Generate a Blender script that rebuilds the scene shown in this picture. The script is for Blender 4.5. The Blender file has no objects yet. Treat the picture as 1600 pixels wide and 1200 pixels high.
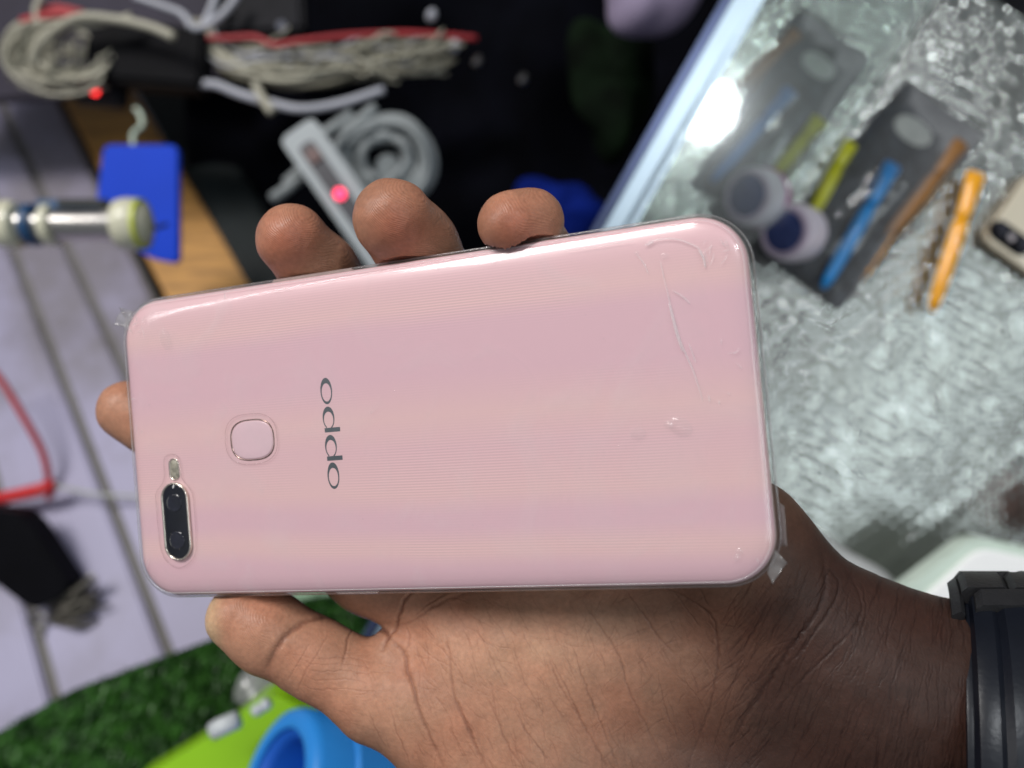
import bpy, bmesh, math, random
import numpy as np
from mathutils import Vector, Matrix
random.seed(7); rng = np.random.default_rng(11)
C = bpy.context.scene.collection
sc = bpy.context.scene

# ------------------------------------------------------------------ camera, world, light, exposure
H = 0.60                      # camera height above the level of the slatted board
F = 1250.0                    # focal length in pixels of a 1600 px wide picture
cam_d = bpy.data.cameras.new("camera")
cam_d.sensor_width = 36.0
cam_d.lens = F / 1600.0 * 36.0
cam_d.clip_start = 0.005
cam_d.clip_end = 50.0
cam_d.dof.use_dof = True
cam_d.dof.focus_distance = 0.183
cam_d.dof.aperture_fstop = 6.8
cam = bpy.data.objects.new("camera", cam_d)
cam.location = (0, 0, H)
C.objects.link(cam)
sc.camera = cam

world = bpy.data.worlds.new("World")
sc.world = world
world.use_nodes = True
bg = world.node_tree.nodes["Background"]
# plain shop interior: pale ceiling above, dimmer walls and floor
wn, wl = world.node_tree.nodes, world.node_tree.links
wtc = wn.new('ShaderNodeTexCoord'); wsp = wn.new('ShaderNodeSeparateXYZ'); wrp = wn.new('ShaderNodeValToRGB')
wmr = wn.new('ShaderNodeMapRange'); wmr.inputs['From Min'].default_value = -1.0
wl.new(wtc.outputs['Generated'], wsp.inputs[0]); wl.new(wsp.outputs['Z'], wmr.inputs['Value']); wl.new(wmr.outputs[0], wrp.inputs[0]); wl.new(wrp.outputs[0], bg.inputs[0])
wrp.color_ramp.elements[0].position = 0.45; wrp.color_ramp.elements[0].color = (0.22, 0.23, 0.26, 1)
wrp.color_ramp.elements[1].position = 0.95; wrp.color_ramp.elements[1].color = (0.90, 0.95, 1.0, 1)
bg.inputs[1].default_value = 0.27

sc.view_settings.view_transform = 'Standard'
sc.view_settings.look = 'None'
sc.view_settings.exposure = 0.0
sc.view_settings.gamma = 1.0
sc.cycles.use_denoising = True
sc.cycles.max_bounces = 8
sc.cycles.transparent_max_bounces = 16
sc.cycles.sample_clamp_indirect = 6.0

def lamp(name, kind, loc, power, color, look=None, **kw):
    l = bpy.data.lights.new(name, kind)
    l.energy = power
    l.color = color
    for k, v in kw.items():
        setattr(l, k, v)
    o = bpy.data.objects.new(name, l)
    o.location = loc
    if look is not None:
        d = Vector(look) - Vector(loc)
        o.rotation_euler = d.to_track_quat('-Z', 'Y').to_euler()
    C.objects.link(o)
    return o

# wide ceiling panel up to the left, a round ceiling bulb to the right, two tube lamps
lamp("ceiling_panel_light", 'AREA', (-0.88, 1.12, 1.62), 30.0, (1.0, 0.965, 0.93), (0, 0, 0.40), shape='RECTANGLE', size=0.85, size_y=0.38)
lamp("ceiling_bulb_light", 'POINT', (0.46, 0.645, 1.68), 14.0, (0.93, 0.97, 1.0), shadow_soft_size=0.062)
lamp("tube_light", 'AREA', (-0.93, 0.62, 1.00), 1.6, (1.0, 0.98, 0.96), (0, 0, 0.42), shape='RECTANGLE', size=1.0, size_y=0.035)
tube2 = lamp("second_tube_light", 'AREA', (0.89, -0.06, 1.54), 2.8, (0.86, 0.97, 1.0), (0.22, 0, 0.14), shape='RECTANGLE', size=0.9, size_y=0.16)
dirn = (Vector((0.22, 0, 0.14)) - Vector((0.89, -0.06, 1.54))).normalized()
ax = Vector((0.79, 0.61, 0)); ax = (ax - ax.dot(dirn) * dirn).normalized()
yv = (-dirn).cross(ax)
tube2.rotation_euler = Matrix((ax, yv, -dirn)).transposed().to_euler()

# ------------------------------------------------------------------ helpers
def P(px, py, d):
    return Vector(((px - 800) / F * d, (600 - py) / F * d, H - d))

def srgb(r, g, b):
    f = lambda c: (c / 255 / 12.92) if c / 255 <= 0.04045 else ((c / 255 + 0.055) / 1.055) ** 2.4
    return (f(r), f(g), f(b), 1.0)

class NT:
    def __init__(s, mat):
        s.n = mat.node_tree.nodes; s.l = mat.node_tree.links
        s.bsdf = s.n["Principled BSDF"]; s.out = s.n["Material Output"]
    def add(s, t, **kw):
        n = s.n.new(t)
        for k, v in kw.items():
            if k.startswith('i_'):
                n.inputs[k[2:].replace('_', ' ')].default_value = v
            else:
                setattr(n, k, v)
        return n
    def link(s, a, b): s.l.new(a, b)

def mat_new(name, color=(.5, .5, .5, 1), rough=0.5, metal=0.0, spec=0.5, coat=0.0, var=0.0, vscale=40.0, bump=0.0, bscale=200.0, alpha=None, trans=0.0, emit=None, estr=0.0, sss=0.0):
    m = bpy.data.materials.new(name); m.use_nodes = True
    t = NT(m); b = t.bsdf
    b.inputs["Base Color"].default_value = color
    b.inputs["Roughness"].default_value = rough
    b.inputs["Metallic"].default_value = metal
    b.inputs["Specular IOR Level"].default_value = spec
    b.inputs["Coat Weight"].default_value = coat
    b.inputs["Coat Roughness"].default_value = 0.06
    b.inputs["Transmission Weight"].default_value = trans
    if sss:
        b.inputs["Subsurface Weight"].default_value = sss
        b.inputs["Subsurface Scale"].default_value = 0.002
        b.inputs["Subsurface Radius"].default_value = (1.0, 0.5, 0.3)
    if emit:
        b.inputs["Emission Color"].default_value = emit
        b.inputs["Emission Strength"].default_value = estr
    tc = t.add('ShaderNodeTexCoord')
    if var > 0:
        nz = t.add('ShaderNodeTexNoise', i_Scale=vscale, i_Detail=5.0)
        t.link(tc.outputs['Object'], nz.inputs['Vector'])
        mp = t.add('ShaderNodeMapRange')
        mp.inputs['From Min'].default_value = 0.3; mp.inputs['From Max'].default_value = 0.7
        mp.inputs['To Min'].default_value = 1 - var; mp.inputs['To Max'].default_value = 1 + var
        t.link(nz.outputs['Fac'], mp.inputs['Value'])
        mx = t.add('ShaderNodeVectorMath', operation='SCALE')
        mx.inputs[0].default_value = color[:3]
        t.link(mp.outputs[0], mx.inputs['Scale'])
        t.link(mx.outputs[0], b.inputs['Base Color'])
    if bump > 0:
        nb = t.add('ShaderNodeTexNoise', i_Scale=bscale, i_Detail=4.0)
        t.link(tc.outputs['Object'], nb.inputs['Vector'])
        bp = t.add('ShaderNodeBump'); bp.inputs['Strength'].default_value = bump; bp.inputs['Distance'].default_value = 0.001
        t.link(nb.outputs['Fac'], bp.inputs['Height'])
        t.link(bp.outputs[0], b.inputs['Normal'])
    return m

def mat_clear(name, tint=(1, 1, 1, 1), rough=0.03, base=0.0, ior=1.45, bump=0.0, bscale=400.0, haze=0.0, top=1.0, smear=0.0, hcol=.8):
    """thin clear film or pane: see-through with a Fresnel reflection"""
    m = bpy.data.materials.new(name); m.use_nodes = True
    t = NT(m); t.n.remove(t.bsdf)
    tr = t.add('ShaderNodeBsdfTransparent'); tr.inputs[0].default_value = tint
    gl = t.add('ShaderNodeBsdfGlossy'); gl.inputs['Roughness'].default_value = rough
    g0 = gl
    if smear > 0:      # wiped, greasy glass scatters part of the reflection
        g2 = t.add('ShaderNodeBsdfGlossy'); g2.inputs['Roughness'].default_value = .30
        g3 = t.add('ShaderNodeBsdfGlossy'); g3.inputs['Roughness'].default_value = .16
        ma = t.add('ShaderNodeMixShader'); ma.inputs[0].default_value = .5; t.link(g2.outputs[0], ma.inputs[1]); t.link(g3.outputs[0], ma.inputs[2])
        mb = t.add('ShaderNodeMixShader'); mb.inputs[0].default_value = smear; t.link(gl.outputs[0], mb.inputs[1]); t.link(ma.outputs[0], mb.inputs[2]); g0 = mb
    fr = t.add('ShaderNodeFresnel'); fr.inputs['IOR'].default_value = ior
    ad = t.add('ShaderNodeMath', operation='ADD'); ad.inputs[1].default_value = base; ad.use_clamp = True
    cl = t.add('ShaderNodeMath', operation='MINIMUM'); cl.inputs[1].default_value = top
    t.link(fr.outputs[0], cl.inputs[0]); t.link(cl.outputs[0], ad.inputs[0])
    mx = t.add('ShaderNodeMixShader')
    t.link(ad.outputs[0], mx.inputs[0]); t.link(tr.outputs[0], mx.inputs[1]); t.link(g0.outputs[0], mx.inputs[2])
    last = mx
    if haze > 0:
        df = t.add('ShaderNodeBsdfDiffuse'); df.inputs[0].default_value = (hcol, hcol * 1.01, hcol * 1.01, 1)
        m2 = t.add('ShaderNodeMixShader'); m2.inputs[0].default_value = haze
        t.link(mx.outputs[0], m2.inputs[1]); t.link(df.outputs[0], m2.inputs[2]); last = m2
    if bump > 0:
        tc = t.add('ShaderNodeTexCoord')
        nb = t.add('ShaderNodeTexNoise', i_Scale=bscale, i_Detail=3.0)
        t.link(tc.outputs['Object'], nb.inputs['Vector'])
        bp = t.add('ShaderNodeBump'); bp.inputs['Strength'].default_value = bump; bp.inputs['Distance'].default_value = 0.001
        t.link(nb.outputs['Fac'], bp.inputs['Height'])
        t.link(bp.outputs[0], gl.inputs['Normal'])
    t.link(last.outputs[0], t.out.inputs[0])
    return m

def finish(o, label=None, cat=None, group=None, kind=None):
    if label: o['label'] = label
    if cat: o['category'] = cat
    if group: o['group'] = group
    if kind: o['kind'] = kind
    return o

def thing(name, label, cat, loc=(0, 0, 0), rot=None, group=None):
    o = bpy.data.objects.new(name, None); C.objects.link(o)
    o.empty_display_size = 0.01
    M = Matrix.Translation(Vector(loc))
    if rot is not None: M = M @ rot.to_4x4()
    o.matrix_world = M
    o["_m"] = [x for r in M for x in r]
    finish(o, label, cat, group)
    return o

def root_matrix(o):
    while o.parent is not None: o = o.parent
    return Matrix([list(o["_m"])[i * 4:i * 4 + 4] for i in range(4)]) if "_m" in o else Matrix.Translation(o.location)

def put(name, verts, faces, mat, parent=None, smooth=True, local=False):
    """one mesh object; verts in world metres unless local=True (root's own frame)"""
    V = np.asarray(verts, float).reshape(-1, 3)
    loc = None
    if parent is not None:
        if not local:
            Mi = np.array(root_matrix(parent).inverted())
            V = V @ Mi[:3, :3].T + Mi[:3, 3]
    else:
        c = (V.max(0) + V.min(0)) / 2; c[2] = V[:, 2].min()
        V = V - c; loc = c
    me = bpy.data.meshes.new(name)
    me.from_pydata(V.tolist(), [], faces if isinstance(faces, list) else faces.tolist())
    if smooth: me.polygons.foreach_set('use_smooth', [True] * len(me.polygons))
    me.materials.append(mat); me.update()
    o = bpy.data.objects.new(name, me); C.objects.link(o)
    if parent is not None: o.parent = parent
    else: o.location = loc
    return o

def put_bm(name, bm, mat, parent=None, smooth=True, local=False):
    bmesh.ops.recalc_face_normals(bm, faces=bm.faces[:])
    bm.verts.index_update()
    v = [tuple(x.co) for x in bm.verts]; f = [[y.index for y in x.verts] for x in bm.faces]
    bm.free()
    o = put(name, v, f, mat, parent, smooth, local)
    return o

def sharp_by_angle(o, ang=35):
    me = o.data
    bm = bmesh.new(); bm.from_mesh(me)
    for e in bm.edges:
        if len(e.link_faces) == 2 and e.calc_face_angle(0) > math.radians(ang): e.smooth = False
    bm.to_mesh(me); bm.free()
    return o

def frame_dir(d):
    d = Vector(d).normalized()
    u = Vector((0, 0, 1)) if abs(d.z) < 0.9 else Vector((1, 0, 0))
    a = u.cross(d).normalized(); return a, d.cross(a)

def smooth_path(pts, n=8, closed=False):
    pts = [Vector(p) for p in pts]; out = []
    m = len(pts)
    for i in range(m if closed else m - 1):
        if closed: p0, p1, p2, p3 = pts[i - 1], pts[i], pts[(i + 1) % m], pts[(i + 2) % m]
        else: p0, p1, p2, p3 = pts[max(i - 1, 0)], pts[i], pts[i + 1], pts[min(i + 2, m - 1)]
        for k in range(n):
            t = k / n
            out.append(0.5 * ((2 * p1) + (p2 - p0) * t + (2 * p0 - 5 * p1 + 4 * p2 - p3) * t * t + (3 * p1 - p0 - 3 * p2 + p3) * t ** 3))
    if not closed: out.append(pts[-1])
    return out

def tube_vf(path, r, segs=8, closed=False, off=0):
    """r: radius or list; returns verts, faces"""
    V = []; Fc = []; n = len(path)
    a = None
    for i, p in enumerate(path):
        d = (path[(i + 1) % n] - path[i - 1]) if closed else (path[min(i + 1, n - 1)] - path[max(i - 1, 0)])
        if d.length < 1e-12: d = Vector((1, 0, 0))
        d.normalize()
        if a is None: a, b = frame_dir(d)
        else:
            a = (a - d * a.dot(d)).normalized(); b = d.cross(a)
        rr = r[i] if isinstance(r, (list, tuple)) else r
        for k in range(segs):
            t = 2 * math.pi * k / segs
            V.append(p + a * (math.cos(t) * rr) + b * (math.sin(t) * rr))
    for i in range(n if closed else n - 1):
        j = (i + 1) % n
        for k in range(segs):
            l = (k + 1) % segs
            Fc.append([off + i * segs + k, off + i * segs + l, off + j * segs + l, off + j * segs + k])
    if not closed:
        Fc.append([off + k for k in range(segs)][::-1]); Fc.append([off + (n - 1) * segs + k for k in range(segs)])
    return V, Fc

def tube(name, path, r, mat, parent=None, segs=8, closed=False, local=False, smooth_n=0):
    if smooth_n: path = smooth_path(path, smooth_n, closed)
    V, Fc = tube_vf([Vector(p) for p in path], r, segs, closed)
    return put(name, [tuple(v) for v in V], Fc, mat, parent, True, local)

def prism(name, top, depth_vec, mat, parent=None, bevel=0.0, bsegs=2, local=False, smooth=True):
    """solid from a polygon (world points) extruded along depth_vec, edges bevelled"""
    bm = bmesh.new()
    vs = [bm.verts.new(p) for p in top]
    f = bm.faces.new(vs)
    r = bmesh.ops.extrude_face_region(bm, geom=[f])
    nv = [g for g in r['geom'] if isinstance(g, bmesh.types.BMVert)]
    for v in nv: v.co += Vector(depth_vec)
    if bevel > 0:
        bmesh.ops.bevel(bm, geom=bm.edges[:], offset=bevel, segments=bsegs, affect='EDGES', clamp_overlap=True)
    o = put_bm(name, bm, mat, parent, smooth, local)
    return sharp_by_angle(o, 40)

def px_poly(pts, d): return [P(x, y, d) for x, y in pts]

def rounded(pts, r, n=5):
    """round the corners of a closed 2-D polygon"""
    out = []; m = len(pts)
    for i in range(m):
        p0, p, p1 = Vector(pts[i - 1]), Vector(pts[i]), Vector(pts[(i + 1) % m])
        a = (p0 - p); b = (p1 - p)
        rr = min(r, a.length * .45, b.length * .45)
        A = p + a.normalized() * rr; B = p + b.normalized() * rr
        for k in range(n + 1):
            t = k / n; out.append(tuple((A * (1 - t) ** 2 + p * 2 * t * (1 - t) + B * t * t)))
    return out

def lathe(name, axis_a, axis_b, prof, mat, parent=None, segs=32, local=False, scale_b=1.0, smooth=True):
    """prof: list of (t along a->b in metres, radius)"""
    a = Vector(axis_a); d = (Vector(axis_b) - a).normalized(); u, v = frame_dir(d)
    V = []; Fc = []
    for t, r in prof:
        for k in range(segs):
            g = 2 * math.pi * k / segs
            V.append(tuple(a + d * t + u * math.cos(g) * r + v * math.sin(g) * r * scale_b))
    n = len(prof)
    for i in range(n - 1):
        for k in range(segs):
            l = (k + 1) % segs
            Fc.append([i * segs + k, i * segs + l, (i + 1) * segs + l, (i + 1) * segs + k])
    Fc.append([k for k in range(segs)][::-1]); Fc.append([(n - 1) * segs + k for k in range(segs)])
    return sharp_by_angle(put(name, V, Fc, mat, parent, smooth, local), 40)

def box(name, c, sx, sy, sz, mat, parent=None, rot=0.0, bevel=0.001, tilt=None, local=False):
    c = Vector(c); R = Matrix.Rotation(rot, 3, 'Z')
    if tilt is not None: R = tilt @ R
    top = [c + R @ Vector((x * sx / 2, y * sy / 2, sz / 2)) for x, y in ((-1, -1), (1, -1), (1, 1), (-1, 1))]
    return prism(name, top, R @ Vector((0, 0, -sz)), mat, parent, bevel, 2, local)

def vnoise(x, y, scale, seed=0):
    """smooth value noise -1..1 on arrays"""
    r = np.random.default_rng(seed); T = r.uniform(-1, 1, (256, 256))
    xs = x * scale; ys = y * scale
    xi = np.floor(xs).astype(int); yi = np.floor(ys).astype(int)
    fx = xs - xi; fy = ys - yi; fx = fx * fx * (3 - 2 * fx); fy = fy * fy * (3 - 2 * fy)
    g = lambda a, b: T[a % 256, b % 256]
    return (g(xi, yi) * (1 - fx) * (1 - fy) + g(xi + 1, yi) * fx * (1 - fy) + g(xi, yi + 1) * (1 - fx) * fy + g(xi + 1, yi + 1) * fx * fy)

# ------------------------------------------------------------------ materials
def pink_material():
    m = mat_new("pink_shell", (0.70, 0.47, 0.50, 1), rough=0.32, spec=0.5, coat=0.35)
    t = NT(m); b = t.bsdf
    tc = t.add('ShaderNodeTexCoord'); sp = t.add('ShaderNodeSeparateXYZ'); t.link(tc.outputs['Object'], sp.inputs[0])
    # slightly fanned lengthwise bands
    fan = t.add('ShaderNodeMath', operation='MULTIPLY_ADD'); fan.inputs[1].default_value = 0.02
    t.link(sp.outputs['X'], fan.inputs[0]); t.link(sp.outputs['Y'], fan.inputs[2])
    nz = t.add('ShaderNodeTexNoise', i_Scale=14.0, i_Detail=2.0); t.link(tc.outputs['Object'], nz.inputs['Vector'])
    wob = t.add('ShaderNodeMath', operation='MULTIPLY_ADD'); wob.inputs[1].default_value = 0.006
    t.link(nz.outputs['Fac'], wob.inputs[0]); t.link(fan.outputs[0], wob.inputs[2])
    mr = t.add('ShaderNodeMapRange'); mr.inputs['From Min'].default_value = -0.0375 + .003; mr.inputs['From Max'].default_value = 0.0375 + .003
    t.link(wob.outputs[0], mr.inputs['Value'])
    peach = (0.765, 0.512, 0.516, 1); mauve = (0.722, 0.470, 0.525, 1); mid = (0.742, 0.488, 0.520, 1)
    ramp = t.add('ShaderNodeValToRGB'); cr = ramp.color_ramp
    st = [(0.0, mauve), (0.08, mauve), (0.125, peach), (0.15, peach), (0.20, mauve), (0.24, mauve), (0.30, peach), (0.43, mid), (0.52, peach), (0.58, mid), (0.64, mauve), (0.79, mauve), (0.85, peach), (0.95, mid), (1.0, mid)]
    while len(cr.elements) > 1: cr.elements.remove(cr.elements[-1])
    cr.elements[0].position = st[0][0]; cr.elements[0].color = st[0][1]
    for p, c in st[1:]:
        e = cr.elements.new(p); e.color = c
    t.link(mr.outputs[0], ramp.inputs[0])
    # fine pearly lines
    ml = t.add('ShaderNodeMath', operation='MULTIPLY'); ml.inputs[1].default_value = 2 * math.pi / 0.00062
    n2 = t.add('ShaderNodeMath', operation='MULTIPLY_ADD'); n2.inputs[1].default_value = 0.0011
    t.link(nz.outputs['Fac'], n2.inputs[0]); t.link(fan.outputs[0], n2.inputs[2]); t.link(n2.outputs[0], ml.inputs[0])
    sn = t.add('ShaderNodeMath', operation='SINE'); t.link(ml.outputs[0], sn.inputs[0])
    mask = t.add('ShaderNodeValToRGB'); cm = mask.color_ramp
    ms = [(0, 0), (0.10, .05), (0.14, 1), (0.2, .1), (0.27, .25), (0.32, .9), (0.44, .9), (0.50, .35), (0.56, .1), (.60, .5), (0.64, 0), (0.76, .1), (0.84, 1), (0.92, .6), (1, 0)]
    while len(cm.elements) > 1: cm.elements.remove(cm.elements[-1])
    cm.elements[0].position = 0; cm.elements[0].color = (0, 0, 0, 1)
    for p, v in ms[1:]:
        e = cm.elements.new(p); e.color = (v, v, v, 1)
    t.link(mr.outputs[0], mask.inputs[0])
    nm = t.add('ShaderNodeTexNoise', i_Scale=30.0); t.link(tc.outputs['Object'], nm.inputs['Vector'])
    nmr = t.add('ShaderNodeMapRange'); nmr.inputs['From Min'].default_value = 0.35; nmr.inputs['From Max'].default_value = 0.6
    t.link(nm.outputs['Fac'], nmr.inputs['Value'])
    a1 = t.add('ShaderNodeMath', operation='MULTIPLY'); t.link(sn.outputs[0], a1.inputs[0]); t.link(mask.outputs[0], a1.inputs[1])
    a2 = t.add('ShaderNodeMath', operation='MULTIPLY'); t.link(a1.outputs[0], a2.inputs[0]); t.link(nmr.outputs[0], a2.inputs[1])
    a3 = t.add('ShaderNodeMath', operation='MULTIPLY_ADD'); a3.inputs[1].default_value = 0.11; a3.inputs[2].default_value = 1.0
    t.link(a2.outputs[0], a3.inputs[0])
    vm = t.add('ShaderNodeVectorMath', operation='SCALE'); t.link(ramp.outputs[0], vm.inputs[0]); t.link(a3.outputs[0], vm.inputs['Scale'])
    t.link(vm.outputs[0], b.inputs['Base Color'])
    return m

M_pink = pink_material()
M_pinkframe = mat_new("rose_frame_metal", (0.74, 0.52, 0.55, 1), rough=0.35, metal=0.15, var=0.05, vscale=80)
M_gold = mat_new("champagne_trim", (0.72, 0.56, 0.52, 1), rough=0.22, metal=0.65, var=0.08, vscale=300)
M_silver = mat_new("silver_trim", (0.78, 0.70, 0.62, 1), rough=0.22, metal=0.9, var=0.06, vscale=300)
M_glassblack = mat_new("black_camera_glass", (0.006, 0.007, 0.012, 1), rough=0.05, coat=1.0, var=0.2, vscale=300)
M_lens = mat_new("lens_glass", (0.012, 0.013, 0.022, 1), rough=0.14, coat=1.0, var=0.3, vscale=500)
M_lensring = mat_new("lens_ring", (0.02, 0.02, 0.028, 1), rough=0.25, var=0.1)
M_flash = mat_new("flash_lens", (0.34, 0.32, 0.25, 1), rough=0.12, coat=1.0, var=0.5, vscale=900, bump=0.5, bscale=2500)
M_logo = mat_new("grey_print", srgb(84, 92, 98), rough=0.28, metal=0.2, var=0.06, vscale=300)
M_sensor = mat_new("pink_sensor_pad", (0.72, 0.51, 0.56, 1), rough=0.36, coat=0.3, var=0.02, vscale=60)
M_screen = mat_new("black_screen_glass", (0.006, 0.006, 0.008, 1), rough=0.06, coat=1.0, var=0.2)
M_film = mat_clear("clear_film", rough=0.045, base=0.0, ior=1.40, bump=0.05, bscale=110, top=.30, haze=.035)
t = NT.__new__(NT); t.n = M_film.node_tree.nodes; t.l = M_film.node_tree.links
tc = t.add('ShaderNodeTexCoord'); nz = t.add('ShaderNodeTexNoise', i_Scale=55.0, i_Detail=5.0, i_Distortion=1.2); t.link(tc.outputs['Object'], nz.inputs['Vector'])
mr = t.add('ShaderNodeMapRange'); mr.inputs['From Min'].default_value = .40; mr.inputs['From Max'].default_value = .72; mr.inputs['To Min'].default_value = .03; mr.inputs['To Max'].default_value = .16; t.link(nz.outputs['Fac'], mr.inputs['Value'])
mr2 = t.add('ShaderNodeMapRange'); mr2.inputs['From Min'].default_value = .50; mr2.inputs['From Max'].default_value = .74; mr2.inputs['To Min'].default_value = .02; mr2.inputs['To Max'].default_value = .10; t.link(nz.outputs['Fac'], mr2.inputs['Value'])
for nd in list(t.n):
    if nd.type == 'BSDF_GLOSSY': t.link(mr.outputs[0], nd.inputs['Roughness'])
    if nd.type == 'MIX_SHADER' and not nd.inputs[0].is_linked: t.link(mr2.outputs[0], nd.inputs[0])
M_filmedge = mat_clear("film_edge", tint=(.97, .96, .96, 1), rough=0.12, base=0.05, ior=1.45, haze=0.08, top=.3, hcol=.9)
M_filmwr = mat_clear("film_crease", rough=0.10, base=0.0, ior=1.4, haze=.20, top=.16, hcol=.97)
M_blister = mat_clear('trapped_air', rough=0.06, base=0.0, ior=1.38, top=.10, haze=.035, hcol=.95)
M_cutedge = mat_clear('cut_edge', tint=(.93, .90, .90, 1), rough=0.08, base=0.02, ior=1.4, top=.2)
M_ringdark = mat_new('dark_rose_ring', (0.36, 0.25, 0.22, 1), rough=0.2, metal=1.0, var=0.15, vscale=300)

# ------------------------------------------------------------------ phone (root frame: x along the phone, y across, z out of the back)
RP = Matrix(((0.94918885, -0.09081496, -0.30131905), (0.09488369, 0.99548772, -0.00113714), (0.30006268, -0.0275109, 0.9535227)))
TP = Vector((-0.02314706, -0.00966483, H - 0.18612279))
phone = thing("smartphone", "glossy pink smartphone with dual camera held face down in the hand", "smartphone", TP, RP)
mm = 0.001
LW, LH, CR = 156.0, 75.4, 10.5

def rrect(inset, z, w=LW, h=LH, r=CR, seg=20, cx=0, cy=0, edge=10):
    """rounded rectangle loop in mm"""
    w2, h2 = w / 2 - inset, h / 2 - inset; r = max(r - inset * .9, 0.05); out = []
    cs = [(w2 - r, h2 - r, 0), (-w2 + r, h2 - r, 90), (-w2 + r, -h2 + r, 180), (w2 - r, -h2 + r, 270)]
    for i, (x, y, a) in enumerate(cs):
        for k in range(seg + 1):
            g = math.radians(a + 90 * k / seg); out.append((cx + x + r * math.cos(g), cy + y + r * math.sin(g), z))
        nx, ny, na = cs[(i + 1) % 4]
        e0 = out[-1]; g = math.radians(na); e1 = (cx + nx + r * math.cos(g), cy + ny + r * math.sin(g), z)
        for k in range(1, edge):
            t = k / edge; out.append((e0[0] * (1 - t) + e1[0] * t, e0[1] * (1 - t) + e1[1] * t, z))
    return out

def loops(name, rings, mat, parent, cap0=True, cap1=True, closed_rings=False):
    """skin a list of equal-length loops (mm, root frame)"""
    n = len(rings[0]); V = [tuple(c * mm for c in p) for r in rings for p in r]; Fc = []
    m = len(rings)
    for i in range(m if closed_rings else m - 1):
        j = (i + 1) % m
        for k in range(n):
            l = (k + 1) % n
            Fc.append([i * n + k, i * n + l, j * n + l, j * n + k])
    if cap0 and not closed_rings: Fc.append([k for k in range(n)][::-1])
    if cap1 and not closed_rings: Fc.append([(m - 1) * n + k for k in range(n)])
    return put(name, V, Fc, mat, parent, True, True)

ZB = 4.05
loops("side_frame", [rrect(1.2, -3.7), rrect(.35, -3.3), rrect(0.0, -2.4), rrect(-.05, 0), rrect(0.0, 1.15), rrect(.28, 1.30)], M_pinkframe, phone)
loops("trim_ring", [rrect(0.30, 1.30), rrect(-.10, 1.32), rrect(-.10, 1.62), rrect(0.30, 1.64)], M_gold, phone)
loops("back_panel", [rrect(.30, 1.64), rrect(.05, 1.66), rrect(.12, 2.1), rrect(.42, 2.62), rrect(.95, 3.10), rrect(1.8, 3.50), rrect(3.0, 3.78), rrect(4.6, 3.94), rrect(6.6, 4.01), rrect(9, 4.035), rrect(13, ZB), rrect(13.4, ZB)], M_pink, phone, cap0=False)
loops("screen", [rrect(.9, -3.70), rrect(1.0, -4.0), rrect(1.5, -4.25), rrect(1.7, -4.25)], M_screen, phone)

def stadium(cx, cy, w, h, z, n=40):
    """upright pill loop, mm"""
    r = w / 2; out = []
    for sg in (0, 1):
        for k in range(n // 2 + 1):
            g = math.pi * (sg + k / (n // 2)); s = (h / 2 - r) * (1 - 2 * sg)
            out.append((cx + r * math.cos(g), cy + s + r * math.sin(g), z))
    return out
CXc, CYc = -64.6, -18.75
loops("camera_ring", [stadium(CXc, CYc, 8.0, 19.6, 3.7), stadium(CXc, CYc, 8.0, 19.6, 4.75), stadium(CXc, CYc, 7.8, 19.4, 4.95), stadium(CXc, CYc, 7.3, 18.9, 4.98), stadium(CXc, CYc, 7.05, 18.6, 4.8), stadium(CXc, CYc, 7.05, 18.6, 3.7)], M_silver, phone)
camg = loops("camera_glass", [stadium(CXc, CYc, 7.06, 18.6, 3.8), stadium(CXc, CYc, 7.06, 18.6, 4.70), stadium(CXc, CYc, 6.8, 18.3, 4.78)], M_glassblack, phone)

def circ(cx, cy, r, z, n=32): return [(cx + r * math.cos(2 * math.pi * k / n), cy + r * math.sin(2 * math.pi * k / n), z) for k in range(n)]
for cy in (-14.05, -23.4):
    lr = loops("lens", [circ(-64.6, cy, 2.25, 4.79), circ(-64.6, cy, 2.2, 4.93), circ(-64.6, cy, 1.95, 4.96), circ(-64.6, cy, 1.7, 4.86), circ(-64.6, cy, 1.2, 4.98), circ(-64.6, cy, .6, 5.04), circ(-64.6, cy, .1, 5.06)], M_lens, camg)
loops("flash_ring", [stadium(-64.4, -5.75, 3.2, 5.7, 3.8), stadium(-64.4, -5.75, 3.15, 5.6, 4.25), stadium(-64.4, -5.75, 2.6, 5.1, 4.25), stadium(-64.4, -5.75, 2.5, 4.9, 3.95)], M_silver, phone)
loops("flash", [stadium(-64.4, -5.75, 2.5, 4.9, 3.9), stadium(-64.4, -5.75, 2.45, 4.8, 4.1), stadium(-64.4, -5.75, 1.6, 3.6, 4.2)], M_flash, phone)

def superell(cx, cy, a, b, z, e=2.7, n=56):
    out = []
    for k in range(n):
        g = 2 * math.pi * k / n; c, s = math.cos(g), math.sin(g)
        out.append((cx + a * math.copysign(abs(c) ** (2 / e), c), cy + b * math.copysign(abs(s) ** (2 / e), s), z))
    return out
SX, SY = -40.85, -0.03
loops("sensor_ring", [superell(SX, SY, 6.25, 5.05, 3.9), superell(SX, SY, 6.25, 5.05, 4.12), superell(SX, SY, 6.1, 4.9, 4.18), superell(SX, SY, 5.95, 4.75, 4.10), superell(SX, SY, 5.85, 4.65, 3.9)], M_ringdark, phone)
loops("fingerprint_sensor", [superell(SX, SY, 5.8, 4.6, 3.8), superell(SX, SY, 5.8, 4.6, 4.10), superell(SX, SY, 5.5, 4.35, 4.16), superell(SX, SY, 3.0, 2.2, 4.10), superell(SX, SY, 1, .8, 4.09)], M_sensor, phone)

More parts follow.
